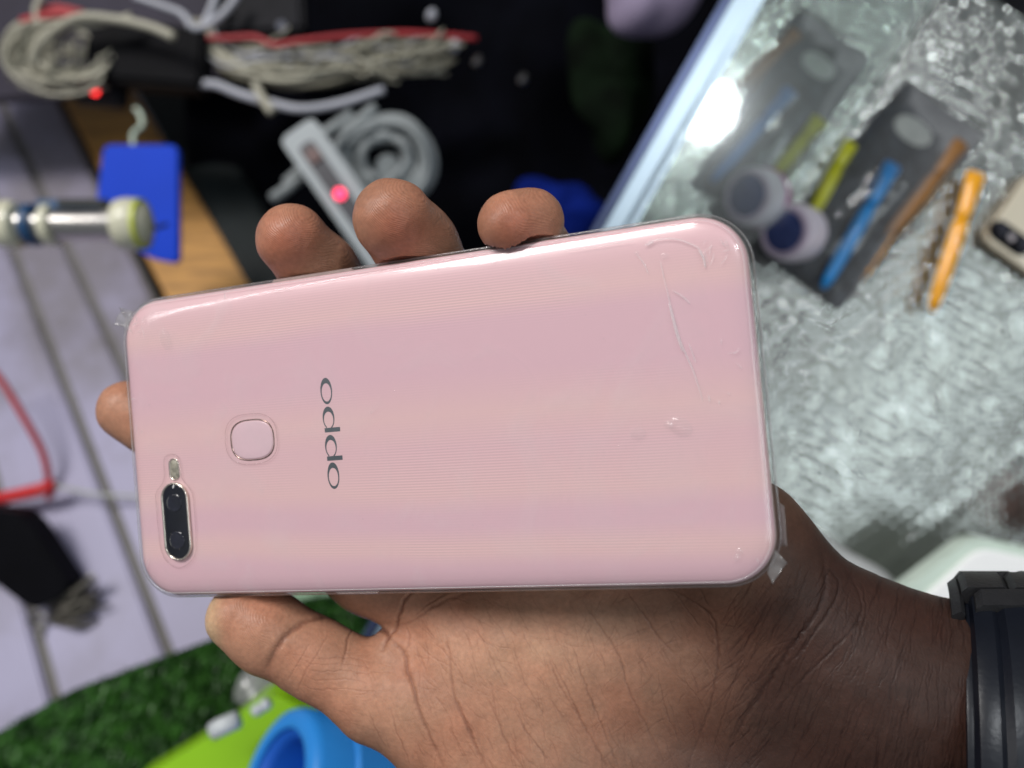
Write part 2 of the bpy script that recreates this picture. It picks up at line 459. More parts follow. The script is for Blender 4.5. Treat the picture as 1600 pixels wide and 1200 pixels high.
# logo letters, written with their heads towards the camera end: letter frame (lx right, ly up) -> phone frame
def L2P(lx, ly): return (-17.9 - ly, lx)          # baseline at x = -17.9, letter x runs along +y
def letter(outline_out, outline_in, zc=4.062):
    n = len(outline_out); V = []; Fc = []
    for z in (zc - .03, zc):
        for ring in (outline_out, outline_in):
            for lx, ly in ring:
                x, y = L2P(lx, ly); V.append((x * mm, y * mm, z * mm))
    for k in range(n):
        l = (k + 1) % n
        Fc.append([2 * n + k, 2 * n + l, 3 * n + l, 3 * n + k])
        Fc.append([k, l, 2 * n + l, 2 * n + k]); Fc.append([n + l, n + k, 3 * n + k, 3 * n + l])
    return V, Fc
def ring_o(c, w=6.25, h=3.12, t_hi=1.30, t_lo=.66, tv=.33):
    """letter o: c = centre along the word, thick at the high-x side"""
    n = 56; o = []; i = []
    for k in range(n):
        g = 2 * math.pi * k / n
        o.append((c + w / 2 * math.cos(g), h / 2 + h / 2 * math.sin(g)))
        ci = c + (t_lo - t_hi) / 2; wi = (w - t_hi - t_lo) / 2
        i.append((ci + wi * math.cos(g), h / 2 + (h / 2 - tv) * math.sin(g)))
    return o, i
def letter_o(c):
    V, Fc = letter(*ring_o(c)); put("letter", V, Fc, M_logo, phone, False, True)
def letter_p(stem0):
    # stem_0 = left side of stem; bowl opens at the baseline side towards the stem
    V = []; Fc = []
    sw = 1.05
    def quad_strip(A, B):
        b = len(V)
        for z in (4.032, 4.062):
            for ring in (A, B):
                for lx, ly in ring:
                    x, y = L2P(lx, ly); V.append((x * mm, y * mm, z * mm))
        n = len(A)
        for k in range(n - 1):
            Fc.append([b + 2 * n + k, b + 2 * n + k + 1, b + 3 * n + k + 1, b + 3 * n + k])
            Fc.append([b + k, b + k + 1, b + 2 * n + k + 1, b + 2 * n + k]); Fc.append([b + n + k + 1, b + n + k, b + 3 * n + k, b + 3 * n + k + 1])
    quad_strip([(stem0, -1.25), (stem0, 2.85)], [(stem0 + sw, -1.25), (stem0 + sw, 2.85)])
    w = 5.35; c = stem0 + sw + w / 2 - .35; h = 3.12; A = []; B = []
    for k in range(44):
        # top terminal (near the stem, thin) round the high side to the stem root at the baseline
        g = math.radians(152 - (152 + 152 + 8) * k / 43)
        A.append((c + w / 2 * math.cos(g), h / 2 + h / 2 * math.sin(g)))
        ci = c - .42; wi = (w - 1.25 - .33) / 2
        B.append((ci + wi * math.cos(g), h / 2 + (h / 2 - .33) * math.sin(g)))
    quad_strip(A, B)
    return put("letter", V, Fc, M_logo, phone, False, True)
letter_o(9.9); letter_p(0.18); letter_p(-6.5); letter_o(-10.05)

# side buttons and the small slots
def side_button(x0, x1, sgn):
    y = sgn * LH / 2; z0, z1 = -1.0, 1.0
    return box("side_button", TP + RP @ (Vector(((x0 + x1) / 2, y + sgn * .1, 0)) * mm), (x1 - x0) * mm, 1.6 * mm, 2.0 * mm, M_gold, phone, bevel=0.0004, tilt=RP)
side_button(-34, -11.5, 1); side_button(-23.5, -12, -1)

# ------------------------------------------------------------------ clear protective case
case = thing("phone_case", "thin clear plastic sleeve wrapped round the pink smartphone with frayed corner tabs", "phone case", TP, RP)
loops("case_shell", [rrect(.7, -4.45), rrect(-.55, -4.3), rrect(-.95, -3.6), rrect(-1.0, -1.0), rrect(-.85, 1.2), rrect(-.6, 2.35), rrect(-.15, 3.05), rrect(.55, 3.62), rrect(1.7, 4.05), rrect(3.2, 4.32), rrect(5, 4.46), rrect(8, 4.52), rrect(13, 4.55), rrect(13.4, 4.55)], M_film, case, cap0=False)
def ring_tube(name, pts, r, mat, closed=True, sn=3):
    path = smooth_path([Vector(p) * mm for p in pts], sn, closed)
    return tube(name, path, r * mm, mat, case, 6, closed, local=True)
ring_tube("case_lip", rrect(-1.0, -.6), .22, M_filmedge, sn=1)
ring_tube("case_seam", rrect(.9, 3.84), .09, M_filmwr, sn=1)
# cut-out edges round sensor, flash and camera
ring_tube("cutout_edge", superell(SX, SY + .25, 7.35, 6.1, 4.56, n=28), .09, M_cutedge)
cam_cut = [(-64.6, -1.9), (-66.5, -2.4), (-67.1, -4), (-67.2, -7.2), (-68.2, -9.2), (-70.0, -11.0), (-70.4, -13), (-70.3, -24), (-68.6, -28.6), (-64.8, -30.4), (-60.8, -28.4), (-59.3, -24.6), (-59.1, -13.2), (-60.2, -10.4), (-62.0, -8.0), (-62.1, -4.2), (-62.9, -2.4)]
ring_tube("cutout_edge", [(x, y, 4.5) for x, y in cam_cut], .10, M_cutedge)

def film_tab(pts, lift, th=.12):
    """crumpled corner tab of film: grid patch between 4 corners (phone frame mm)"""
    n = 9; V = []; Fc = []
    a, b, c, d = [Vector(p) for p in pts]
    for i in range(n):
        for j in range(n):
            s, t = i / (n - 1), j / (n - 1)
            p = a * (1 - s) * (1 - t) + b * s * (1 - t) + c * s * t + d * (1 - s) * t
            p.z += lift * math.sin(s * 5 + t * 2.2) * t + .5 * math.sin(9 * s + 3 * t) * t
            V.append(tuple(p * mm))
    for i in range(n - 1):
        for j in range(n - 1):
            k = i * n + j; Fc.append([k, k + n, k + n + 1, k + 1])
    o = put("corner_tab", V, Fc, M_filmedge, case, True, True)
    md = o.modifiers.new("thickness", 'SOLIDIFY'); md.thickness = th * mm
    return o
film_tab([(-76.3, 36.2, 1.0), (-77.9, 32.0, 1.0), (-82.4, 33.2, 1.6), (-79.2, 37.4, 1.8)], .6)
film_tab([(-77.6, 36.6, -1.5), (-78.7, 29.0, -1.8), (-79.8, 28.5, .4), (-79.9, 36.2, .4)], .3)
film_tab([(77.5, -31.0, 1.2), (75.6, -35.8, 1.4), (76.4, -38.0, 1.0), (79.6, -33.9, 1.0)], .5)
film_tab([(79.0, -22.0, -1.6), (78.7, -31.0, -1.6), (79.8, -30.6, 1.0), (80.0, -22.5, 1.0)], .25)

# creases, scratches and trapped air of the film
def px2phone(px, py, z=4.62):
    d = Vector(((px - 800) / F, (600 - py) / F, -1.0)); n = RP.col[2]; o = (TP - Vector((0, 0, H))) + n * (z * mm)
    t = n.dot(o) / n.dot(d)
    return (RP.transposed() @ (d * t - (TP - Vector((0, 0, H))))) / mm
def c2(x, y): return px2phone(850 + x / 3, 320 + y / 3)
cre = [([(570, 370), (600, 500), (640, 640), (700, 780), (745, 920)], .16), ([(585, 460), (620, 600), (650, 690)], .22), ([(680, 650), (712, 740)], .10),
       ([(470, 195), (500, 170), (600, 158), (680, 180), (735, 215), (757, 292)], .13), ([(725, 212), (748, 250), (756, 295)], .24), ([(480, 190), (515, 172)], .2),
       ([(600, 400), (650, 430), (685, 465)], .12), ([(430, 225), (465, 270), (490, 325)], .09), ([(545, 262), (570, 380)], .08), ([(770, 890), (778, 925)], .1),
       ([(820, 915), (822, 935)], .1), ([(95, 220), (250, 195), (420, 170)], .07)]
for pts, r in cre:
    path = smooth_path([c2(*p) * mm for p in pts], 6)
    n = len(path); rr = [max(.02, r * math.sin(math.pi * (i + .6) / (n + .2)) ** .6) * mm for i in range(n)]
    tube("film_crease", path, rr, M_filmwr, case, 6, local=True)
rw = random.Random(17)
for _ in range(46):
    cxy = rw.choice(((-72, 31), (-72, 31), (-74, 10), (-73, -32), (72, -32), (72, 31), (73, 30), (74, 5), (20, 35.5), (-30, 35.5)))
    x = cxy[0] + rw.uniform(-3.2, 2.2) * (1 if abs(cxy[0]) > 60 else 9); y = cxy[1] + rw.uniform(-3, 3) * (2.2 if abs(cxy[1]) < 12 else (1 if abs(cxy[0]) > 60 else .3)); a_ = rw.uniform(0, 3.14); L3 = rw.uniform(.8, 3.2)
    if abs(x) > 75.0: x = math.copysign(75.0, x)
    dx, dy = math.cos(a_) * L3 / 2, math.sin(a_) * L3 / 2
    def zc(x, y):
        e = min(78 - abs(x), 37.7 - abs(y)); return 4.50 if e > 6 else 4.50 - .62 * ((6 - e) / 6) ** 2.4
    pts = [(x - dx, y - dy), (x + rw.uniform(-.2, .2), y + rw.uniform(-.2, .2)), (x + dx, y + dy)]
    path = smooth_path([Vector((px_, py_, zc(px_, py_))) * mm for px_, py_ in pts], 4)
    n = len(path); tube("film_crease", path, [max(.015, rw.uniform(.04, .09) * math.sin(math.pi * (i + .5) / n)) * mm for i in range(n)], M_filmwr, case, 5, local=True)
def blister(c, a, b, ang, hgt, name="air_bubble"):
    V = []; Fc = []; n = 24; m = 7
    for i in range(m):
        s = i / (m - 1); 
        for k in range(n):
            g = 2 * math.pi * k / n; x = a * (1 - s * .98) * math.cos(g); y = b * (1 - s * .98) * math.sin(g)
            V.append(((c[0] + x * math.cos(ang) - y * math.sin(ang)) * mm, (c[1] + x * math.sin(ang) + y * math.cos(ang)) * mm, (4.56 + hgt * math.sin(s * math.pi / 2) ** 2) * mm))
    for i in range(m - 1):
        for k in range(n):
            l = (k + 1) % n; Fc.append([i * n + k, i * n + l, (i + 1) * n + l, (i + 1) * n + k])
    return put(name, V, Fc, M_blister, case, True, True)
blister(px2phone(1063, 667), 2.6, 1.9, -.6, 1.15); blister(px2phone(1045, 664), 1.0, .8, 0, .32); blister(px2phone(996, 677), 1.7, 1.3, 0, .25)
blister(px2phone(1155, 861), .9, .8, 0, .3); blister(px2phone(1151, 871), .9, .6, .8, .3); blister(px2phone(258, 530), 1.6, 2.8, .2, .3); blister(px2phone(580, 644), .45, .4, 0, .2)
blister(px2phone(1038, 400), .8, .6, 0, .25); blister(px2phone(995, 395), .5, .5, 0, .2); blister(px2phone(233, 633), .4, .4, 0, .2); blister(px2phone(389, 462), .5, .4, 0, .2)

for _ in range(34):
    blister((rw.uniform(-72, 72), rw.uniform(-31, 31)), rw.uniform(.10, .22), rw.uniform(.10, .2), 0, .08, "dust_speck")
# ------------------------------------------------------------------ the hand (signed distance field -> one continuous mesh)
def pv(px, py, d): return np.array([(px - 800) / F * d, (600 - py) / F * d, H - d])
def smin(a, b, k):
    h = np.clip(0.5 + 0.5 * (b - a) / k, 0, 1)
    return b * (1 - h) + a * h - k * h * (1 - h)
def cone(X, a, b, ra, rb):
    ba = b - a; pa = X - a; l2 = ba @ ba
    h = np.clip((pa @ ba) / l2, 0, 1)
    return np.linalg.norm(pa - h[..., None] * ba, axis=-1) - (ra + (rb - ra) * h)
def ellip(X, c, r, R=None):
    q = X - c
    if R is not None: q = q @ R
    k0 = np.linalg.norm(q / r, axis=-1); k1 = np.linalg.norm(q / (r * r), axis=-1)
    return k0 * (k0 - 1.0) / np.maximum(k1, 1e-6)
def chain(X, pts, k=0.004):
    d = None
    for (a, b) in zip(pts[:-1], pts[1:]):
        c = cone(X, pv(*a[:3]), pv(*b[:3]), a[3] * mm, b[3] * mm)
        d = c if d is None else smin(d, c, k)
    return d
INDEX = [(199, 640, .2215, 8.0), (300, 709, .2215, 8.7), (425, 795, .220, 9.6), (575, 893, .213, 10.0), (690, 950, .209, 12)]
MIDDLE = [(456, 374, .1985, 8.75), (500, 424, .2075, 9.3), (600, 590, .226, 9.4), (780, 845, .214, 12)]
RING = [(614, 343, .1865, 9.4), (648, 382, .1955, 9.5), (740, 520, .217, 9.6), (890, 815, .209, 12)]
PINKY = [(796, 350, .1775, 7.1), (829, 348, .1805, 6.6), (842, 388, .194, 7.0), (905, 520, .204, 8.2), (1020, 790, .200, 11)]
THUMB = [(376, 964, .2045, 8.5), (420, 989, .2045, 9.6), (488, 1026, .205, 9.3), (596, 1084, .204, 11.6), (760, 1130, .203, 15)]
RPn = np.array(RP); TPn = np.array(TP)
def hand_field(X):
    fing = np.minimum(np.minimum(chain(X, INDEX), chain(X, MIDDLE)), np.minimum(chain(X, RING), chain(X, PINKY)))
    # fleshy finger pads
    pads = [((452, 366, .196), 8.7), ((612, 336, .184), 9.4), ((802, 346, .1755), 7.8)]
    for c, r in []: fing = smin(fing, ellip(X, pv(*c), np.array([r, r * .95, r * .9]) * mm), 0.003)
    palm = cone(X, pv(720, 960, .207), pv(1320, 1120, .196), 12 * mm, 19 * mm)
    palm = smin(palm, cone(X, pv(820, 880, .208), pv(1330, 1090, .194), 12 * mm, 19 * mm), .008)
    palm = smin(palm, cone(X, pv(950, 830, .204), pv(1330, 1060, .1935), 12 * mm, 18 * mm), .008)
    palm = smin(palm, cone(X, pv(1030, 800, .199), pv(1160, 855, .191), 12 * mm, 14.5 * mm), .008)
    palm = smin(palm, cone(X, pv(1155, 858, .191), pv(1330, 1040, .192), 14.5 * mm, 18 * mm), .010)
    # thenar mass and the back of the hand below it
    palm = smin(palm, ellip(X, pv(830, 1110, .2015), np.array([.040, .024, .0155])), .010)
    palm = smin(palm, cone(X, pv(760, 1190, .206), pv(1320, 1330, .200), 15 * mm, 19 * mm), .012)
    palm = smin(palm, cone(X, pv(880, 1210, .200), pv(1320, 1230, .196), 16 * mm, 19 * mm), .010)
    # forearm
    palm = smin(palm, cone(X, pv(1350, 1062, .1925), pv(1900, 1165, .190), 22 * mm, 25 * mm), .010)
    palm = smin(palm, cone(X, pv(1320, 1290, .199), pv(1900, 1290, .194), 20 * mm, 24 * mm), .010)
    palm = smin(palm, ellip(X, pv(640, 1004, .2055), np.array([.0085, .0060, .0080])), .004)
    th = chain(X, THUMB)
    palm = smin(palm, th, .004)
    hand = smin(palm, fing, .0018)
    # web between thumb and index is a crisp fold
    # contact with the phone: the flesh gives way round the case
    q = (X - TPn) @ RPn - np.array([0, 0, -.0001])
    b = np.abs(q) - np.array([.0788, .0385, .00455]) + .0015
    box_d = np.linalg.norm(np.maximum(b, 0), axis=-1) + np.minimum(b.max(-1), 0) - .0015
    cut = -(box_d - .00035)
    h = np.clip(0.5 - 0.5 * (cut - hand) / -.0015, 0, 1)
    return np.maximum(hand, cut) + 0 * h

def surface_nets(G, org, vs):
    """naive surface nets on grid G (negative inside)"""
    ins = G < 0
    nx, ny, nz = G.shape
    c = np.zeros((nx - 1, ny - 1, nz - 1), np.int8)
    for i in (0, 1):
        for j in (0, 1):
            for k in (0, 1): c += ins[i:nx - 1 + i, j:ny - 1 + j, k:nz - 1 + k]
    act = (c > 0) & (c < 8)
    idx = -np.ones(act.shape, np.int64); cells = np.argwhere(act); idx[act] = np.arange(len(cells))
    S = np.zeros((len(cells), 3)); N = np.zeros(len(cells))
    cor = [(i, j, k) for i in (0, 1) for j in (0, 1) for k in (0, 1)]
    for a in cor:
        for ax_ in range(3):
            if a[ax_] == 1: continue
            b = list(a); b[ax_] = 1
            ga = G[tuple((cells + a).T)]; gb = G[tuple((cells + b).T)]
            m = (ga < 0) != (gb < 0)
            t = np.where(m, ga / np.where(m, ga - gb, 1), 0)
            p = np.array(a, float) + np.zeros((len(cells), 3)); p[:, ax_] += t
            S += p * m[:, None]; N += m
    V = (cells + S / N[:, None]) * vs + org
    Fs = []
    for ax_ in range(3):
        o1, o2 = [(1, 2), (2, 0), (0, 1)][ax_]
        A = [slice(None)] * 3; B = [slice(None)] * 3
        A[ax_] = slice(0, -1); B[ax_] = slice(1, None)
        e = ins[tuple(A)] != ins[tuple(B)]
        E_ = np.argwhere(e)
        ok = np.all((E_[:, [o1, o2]] > 0), axis=1) & (E_[:, o1] < G.shape[o1] - 1) & (E_[:, o2] < G.shape[o2] - 1)
        E_ = E_[ok]
        u = np.zeros(3, int); v = np.zeros(3, int); u[o1] = 1; v[o2] = 1
        q = np.stack([idx[tuple((E_ - u - v).T)], idx[tuple((E_ - v).T)], idx[tuple(E_.T)], idx[tuple((E_ - u).T)]], 1)
        flip = ~ins[tuple(E_.T)]
        q[flip] = q[flip][:, ::-1]
        Fs.append(q)
    Fq = np.concatenate(Fs); Fq = Fq[(Fq >= 0).all(1)]
    return V, Fq

vs = 0.00125
lo = np.array([-.122, -.150, H - .245]); hi = np.array([.178, .058, H - .160])
dims = np.ceil((hi - lo) / vs).astype(int)
G = np.empty(dims, np.float32)
ys, zs = np.meshgrid(np.arange(dims[1]), np.arange(dims[2]), indexing='ij')
for i0 in range(0, dims[0], 16):
    i1 = min(i0 + 16, dims[0])
    X = np.empty((i1 - i0, dims[1], dims[2], 3))
    X[..., 0] = (np.arange(i0, i1) * vs + lo[0])[:, None, None]; X[..., 1] = ys * vs + lo[1]; X[..., 2] = zs * vs + lo[2]
    G[i0:i1] = hand_field(X)
G[0] = G[-1] = 1; G[:, 0] = G[:, -1] = 1; G[:, :, 0] = G[:, :, -1] = 1   # close the arm where it leaves the modelled piece
HV, HF = surface_nets(G, lo, vs)
def grad(Vx, e=2.5e-4):
    g = np.zeros_like(Vx)
    for a in range(3):
        d = np.zeros(3); d[a] = e
        g[:, a] = (hand_field(Vx + d) - hand_field(Vx - d)) / (2 * e)
    return g
def inner(Vx): return ((Vx > lo + 2.2 * vs) & (Vx < hi - 3.2 * vs)).all(1)
def project(Vx, it=2):
    Vx = Vx.copy(); m = inner(Vx)
    for _ in range(it):
        g = grad(Vx[m]); n2 = np.maximum((g * g).sum(1), .05); s = hand_field(Vx[m])
        Vx[m] -= (np.clip(s / n2, -.0008, .0008))[:, None] * g
    return Vx
HV = project(HV, 2)

def uv_px(Vx):
    d = H - Vx[:, 2]
    return Vx[:, 0] / d * F + 800, 600 - Vx[:, 1] / d * F
def split4(V, Fq, sel):
    """split selected quads 1 -> 4, sharing midpoints"""
    Q = Fq[sel]; keep = Fq[~sel]
    E_ = np.stack([Q, np.roll(Q, -1, 1)], 2).reshape(-1, 2); Es = np.sort(E_, 1)
    U, inv = np.unique(Es[:, 0] * (len(V) + 1) + Es[:, 1], return_inverse=True)
    ea, eb = U // (len(V) + 1), U % (len(V) + 1)
    mid = (V[ea] + V[eb]) / 2; cen = V[Q].mean(1)
    m = inv.reshape(-1, 4) + len(V); c = np.arange(len(Q)) + len(V) + len(U)
    newV = np.concatenate([V, mid, cen])
    nq = [np.stack([Q[:, k], m[:, k], c, m[:, k - 1]], 1) for k in range(4)]
    nq = np.concatenate(nq)
    # neighbours left whole take the midpoints in as extra corners
    kd = {}
    return newV, keep, nq, (U, ea, eb)
fine = HF
coarse_faces = []
for lev in range(3):
    cen = HV[fine].mean(1); g = grad(cen); nz_ = g[:, 2] / np.maximum(np.linalg.norm(g, axis=1), 1e-6)
    cx_, cy_ = uv_px(cen)
    sel = (nz_ > -.25) & (cx_ > 100) & (cx_ < 1640) & (cy_ < 1240) & ((cy_ > 895) | (cy_ < 425) | (cx_ < 240) | (cx_ > 1200)) & ((lev < 2) | (cy_ > 880))
    n_old = len(HV)
    HV, keep, fine, (U, ea, eb) = split4(HV, fine, sel)
    # T-junction stitching: insert midpoints in kept faces that touch a split edge
    tab = {int(u): n_old + i for i, u in enumerate(U)}
    kall = [list(map(int, f)) for f in keep] + coarse_faces
    out = []
    for f in kall:
        nf = []; L = len(f)
        for k in range(L):
            a, b = f[k], f[(k + 1) % L]; nf.append(a)
            key = (a if a < b else b) * (n_old + 1) + (b if a < b else a)
            if key in tab: nf.append(tab[key])
        out.append(nf)
    coarse_faces = out
    if lev < 2: HV = project(HV, 1)

# ---- creases: lines on the palm in the chart of the picture's 1600-wide frame
def k4(*p): return [(300 + x / 2.667, 850 + y / 2.667) for x, y in p]
def k5(*p): return [(850 + x / 2.133, 800 + y / 2.133) for x, y in p]
LN = []   # (points, width px, depth mm, darkness)
def ln(pts, w, dep, dk): LN.append((pts, w * .78, dep * .50, min(dk * .80, .75)))
ln(k4((600, 275), (560, 300), (470, 330), (400, 378), (350, 445), (322, 515)), 6.5, .85, .75)
ln(k4((690, 325), (655, 380), (638, 450), (622, 505)), 2.6, .30, .6)
ln(k4((700, 322), (760, 338), (800, 362), (818, 385), (806, 410), (798, 440)), 4.5, 1.0, .9)
ln(k4((815, 400), (848, 352), (862, 300), (885, 235), (925, 180)), 3.4, .8, .9)
ln(k4((850, 340), (920, 322), (1000, 265), (1080, 225), (1190, 190)), 3.6, .28, .5)
ln(k4((930, 300), (980, 255), (1060, 205), (1100, 175)), 2.4, .18, .4)
ln(k4((815, 385), (860, 425), (888, 465), (897, 530), (925, 600), (945, 690), (990, 800), (1050, 933)), 4.2, .55, .75)
ln(k4((890, 340), (905, 390), (890, 450)), 2.2, .2, .4)
ln(k4((1055, 380), (1075, 480), (1085, 590), (1100, 660), (1150, 770), (1215, 933)), 2.8, .32, .5)
ln(k4((1100, 650), (1135, 720), (1180, 830), (1230, 940)), 3.4, .35, .6)
ln(k4((1230, 430), (1270, 520), (1315, 600)), 2.2, .2, .4)
ln(k4((1230, 640), (1280, 740), (1310, 830), (1380, 933)), 2.6, .25, .5)
ln(k4((735, 690), (760, 760), (800, 840)), 1.8, .14, .45)
ln(k4((830, 690), (850, 770), (885, 850), (910, 920)), 2.0, .18, .5)
ln(k4((1485, 460), (1520, 560), (1560, 640), (1610, 710)), 2.4, .22, .5)
ln(k4((1345, 690), (1400, 790), (1470, 880), (1500, 940)), 2.2, .2, .45)
ln(k4((1080, 760), (1105, 830), (1140, 900)), 1.8, .14, .4)
ln(k4((1340, 440), (1400, 600), (1480, 720)), 2.0, .16, .35)
ln(k4((565, 385), (520, 460), (470, 540), (440, 615)), 1.8, .14, .35)
ln(k4((500, 400), (440, 500), (395, 570)), 1.6, .12, .3)
for y0 in (455, 480, 510, 545, 585):
    ln(k4((400 + (y0 % 7) * 12, y0), (520, y0 + 22), (640, y0 + 18), (740, y0 + 34)), 1.5, .12, .28)
ln(k5((340, 245), (430, 262), (500, 300), (555, 345), (575, 400), (578, 520), (555, 640), (520, 740), (480, 860)), 3.0, .32, .55)
ln(k5((270, 260), (330, 340), (385, 420), (440, 480)), 2.6, .25, .5)
ln(k5((130, 300), (200, 400), (255, 490), (285, 600), (330, 690), (400, 830)), 2.6, .28, .5)
ln(k5((100, 460), (140, 580), (190, 700), (250, 853)), 2.4, .25, .5)
ln(k5((20, 480), (85, 610), (150, 740), (220, 860)), 2.6, .28, .5)
ln(k5((380, 540), (400, 640), (450, 760)), 1.8, .16, .4)
ln(k5((425, 530), (500, 600), (540, 680)), 1.6, .12, .3)
ln(k5((510, 455), (560, 540), (575, 620)), 1.6, .12, .3)
ln(k5((740, 330), (700, 395), (665, 465)), 2.2, .2, .5)
ln(k5((850, 275), (800, 320), (770, 370)), 1.6, .12, .3)
ln(k5((430, 262), (480, 330), (520, 385)), 1.8, .16, .4)
ln(k5((590, 370), (640, 385)), 1.6, .12, .3)
ln(k5((520, 260), (545, 310)), 2.0, .2, .5)
ln(k5((925, 140), (938, 210), (930, 290), (880, 375), (830, 440), (770, 530), (700, 640), (640, 740), (600, 860)), 5.0, .55, .8)
ln(k5((950, 190), (985, 240), (960, 320), (900, 400), (850, 470), (800, 520)), 3.2, .35, .7)
ln(k5((1000, 190), (1045, 260), (1060, 330), (1020, 400), (920, 500), (830, 590), (760, 700)), 3.0, .3, .6)
ln(k5((1060, 240), (1075, 330), (1050, 420)), 2.2, .2, .5)
ln(k5((660, 480), (630, 580), (590, 700), (560, 800)), 2.0, .18, .45)
ln(k5((740, 460), (780, 440), (850, 420)), 1.6, .12, .3)
rr_ = random.Random(5)
for _ in range(420):      # wrist wrinkles, running down and to the left
    x = rr_.uniform(1150, 1510); y = rr_.uniform(880, 1200)
    t_ = (x - 1150) / 360; a_ = math.radians(128 - 34 * t_ + rr_.uniform(-9, 9)); L_ = rr_.uniform(25, 85)
    p = [(x, y)]
    for s in range(3): p.append((p[-1][0] + math.cos(a_) * L_ / 3, p[-1][1] + math.sin(a_) * L_ / 3)); a_ += rr_.uniform(-.22, .22)
    ln(p, rr_.uniform(1.2, 2.3), rr_.uniform(.04, .14), rr_.uniform(.30, .75))
for _ in range(430):      # faint lines of the palm
    x = rr_.uniform(640, 1180); y = rr_.uniform(925, 1200)
    a_ = math.radians(70 + rr_.uniform(-12, 12)) if rr_.random() < .6 else math.radians(35 + rr_.uniform(-25, 25) - (80 if x > 900 else 0))
    L_ = rr_.uniform(18, 55); p = [(x, y)]
    for s in range(3): p.append((p[-1][0] + math.cos(a_) * L_ / 3, p[-1][1] + math.sin(a_) * L_ / 3)); a_ += rr_.uniform(-.25, .25)
    ln(p, rr_.uniform(1.2, 2.0), rr_.uniform(.03, .10), rr_.uniform(.12, .36))
for _ in range(70):       # short cross lines on the thumb ball
    x = rr_.uniform(410, 640); y = rr_.uniform(1000, 1150); a_ = math.radians(rr_.choice((8, 62)) + rr_.uniform(-14, 14)); L_ = rr_.uniform(15, 45)
    ln([(x, y), (x + math.cos(a_) * L_ / 2, y + math.sin(a_) * L_ / 2 + 1), (x + math.cos(a_) * L_, y + math.sin(a_) * L_)], 1.3, .06, .15)
# finger tips: shallow folds near the phone's edge
ln([(575, 398), (625, 412), (690, 405)], 2.2, .12, .3); ln([(760, 385), (800, 395), (850, 385)], 2.2, .1, .2)

PX, PY = uv_px(HV)
Gn = grad(HV); Gn /= np.maximum(np.linalg.norm(Gn, axis=1), 1e-6)[:, None]
disp = np.zeros(len(HV)); dark = np.zeros(len(HV))
facing = Gn[:, 2] > -.1
def seg_dist(x, y, a, b):
    bx, by = b[0] - a[0], b[1] - a[1]; l2 = bx * bx + by * by + 1e-9
    h = np.clip(((x - a[0]) * bx + (y - a[1]) * by) / l2, 0, 1)
    return np.hypot(x - a[0] - h * bx, y - a[1] - h * by), h
wobx = vnoise(PX, PY, 1 / 9., 3) * 1.3 + vnoise(PX, PY, 1 / 3.5, 4) * .5
woby = vnoise(PX, PY, 1 / 9., 5) * 1.3 + vnoise(PX, PY, 1 / 3.5, 6) * .5
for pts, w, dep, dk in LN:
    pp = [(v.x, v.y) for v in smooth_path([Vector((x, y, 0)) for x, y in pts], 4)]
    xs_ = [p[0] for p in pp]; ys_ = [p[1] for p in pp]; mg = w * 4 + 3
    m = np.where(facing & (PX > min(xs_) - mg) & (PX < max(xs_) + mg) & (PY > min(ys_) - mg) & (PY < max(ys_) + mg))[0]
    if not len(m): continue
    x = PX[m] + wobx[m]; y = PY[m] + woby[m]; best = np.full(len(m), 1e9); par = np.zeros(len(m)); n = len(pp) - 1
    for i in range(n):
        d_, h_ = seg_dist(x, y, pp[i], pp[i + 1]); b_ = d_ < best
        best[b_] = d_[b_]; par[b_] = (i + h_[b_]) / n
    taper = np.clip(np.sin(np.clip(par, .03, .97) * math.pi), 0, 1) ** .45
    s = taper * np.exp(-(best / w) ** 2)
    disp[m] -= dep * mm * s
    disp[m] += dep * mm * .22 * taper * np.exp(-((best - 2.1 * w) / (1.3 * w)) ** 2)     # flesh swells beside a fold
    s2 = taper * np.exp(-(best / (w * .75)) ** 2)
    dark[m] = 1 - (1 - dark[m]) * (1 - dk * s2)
disp += np.where(facing, (vnoise(PX, PY, 1 / 45., 8) * .22 + vnoise(PX, PY, 1 / 17., 9) * .07 + vnoise(PX, PY, 1 / 5., 10) * .018) * mm, 0)
# flesh stays off the case
fade = np.clip((np.array(hand_field(HV)) * 0 + 1), 0, 1)
HV2 = HV + Gn * (disp * fade)[:, None]
q = np.abs((HV2 - TPn) @ RPn); inb = (q[:, 0] < .0791) & (q[:, 1] < .0388) & (q[:, 2] < .0048)
HV2[inb] = HV[inb]

def ramp01(x, a, b):
    t = np.clip((x - a) / (b - a), 0, 1); return t * t * (3 - 2 * t)
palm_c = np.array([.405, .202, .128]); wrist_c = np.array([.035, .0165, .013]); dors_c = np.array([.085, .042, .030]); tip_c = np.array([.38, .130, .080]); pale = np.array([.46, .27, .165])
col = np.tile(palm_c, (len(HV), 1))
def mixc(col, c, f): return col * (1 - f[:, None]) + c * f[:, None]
nz1 = vnoise(PX, PY, 1 / 60., 21); nz2 = vnoise(PX, PY, 1 / 22., 22); nz3 = vnoise(PX, PY, 1 / 7., 23)
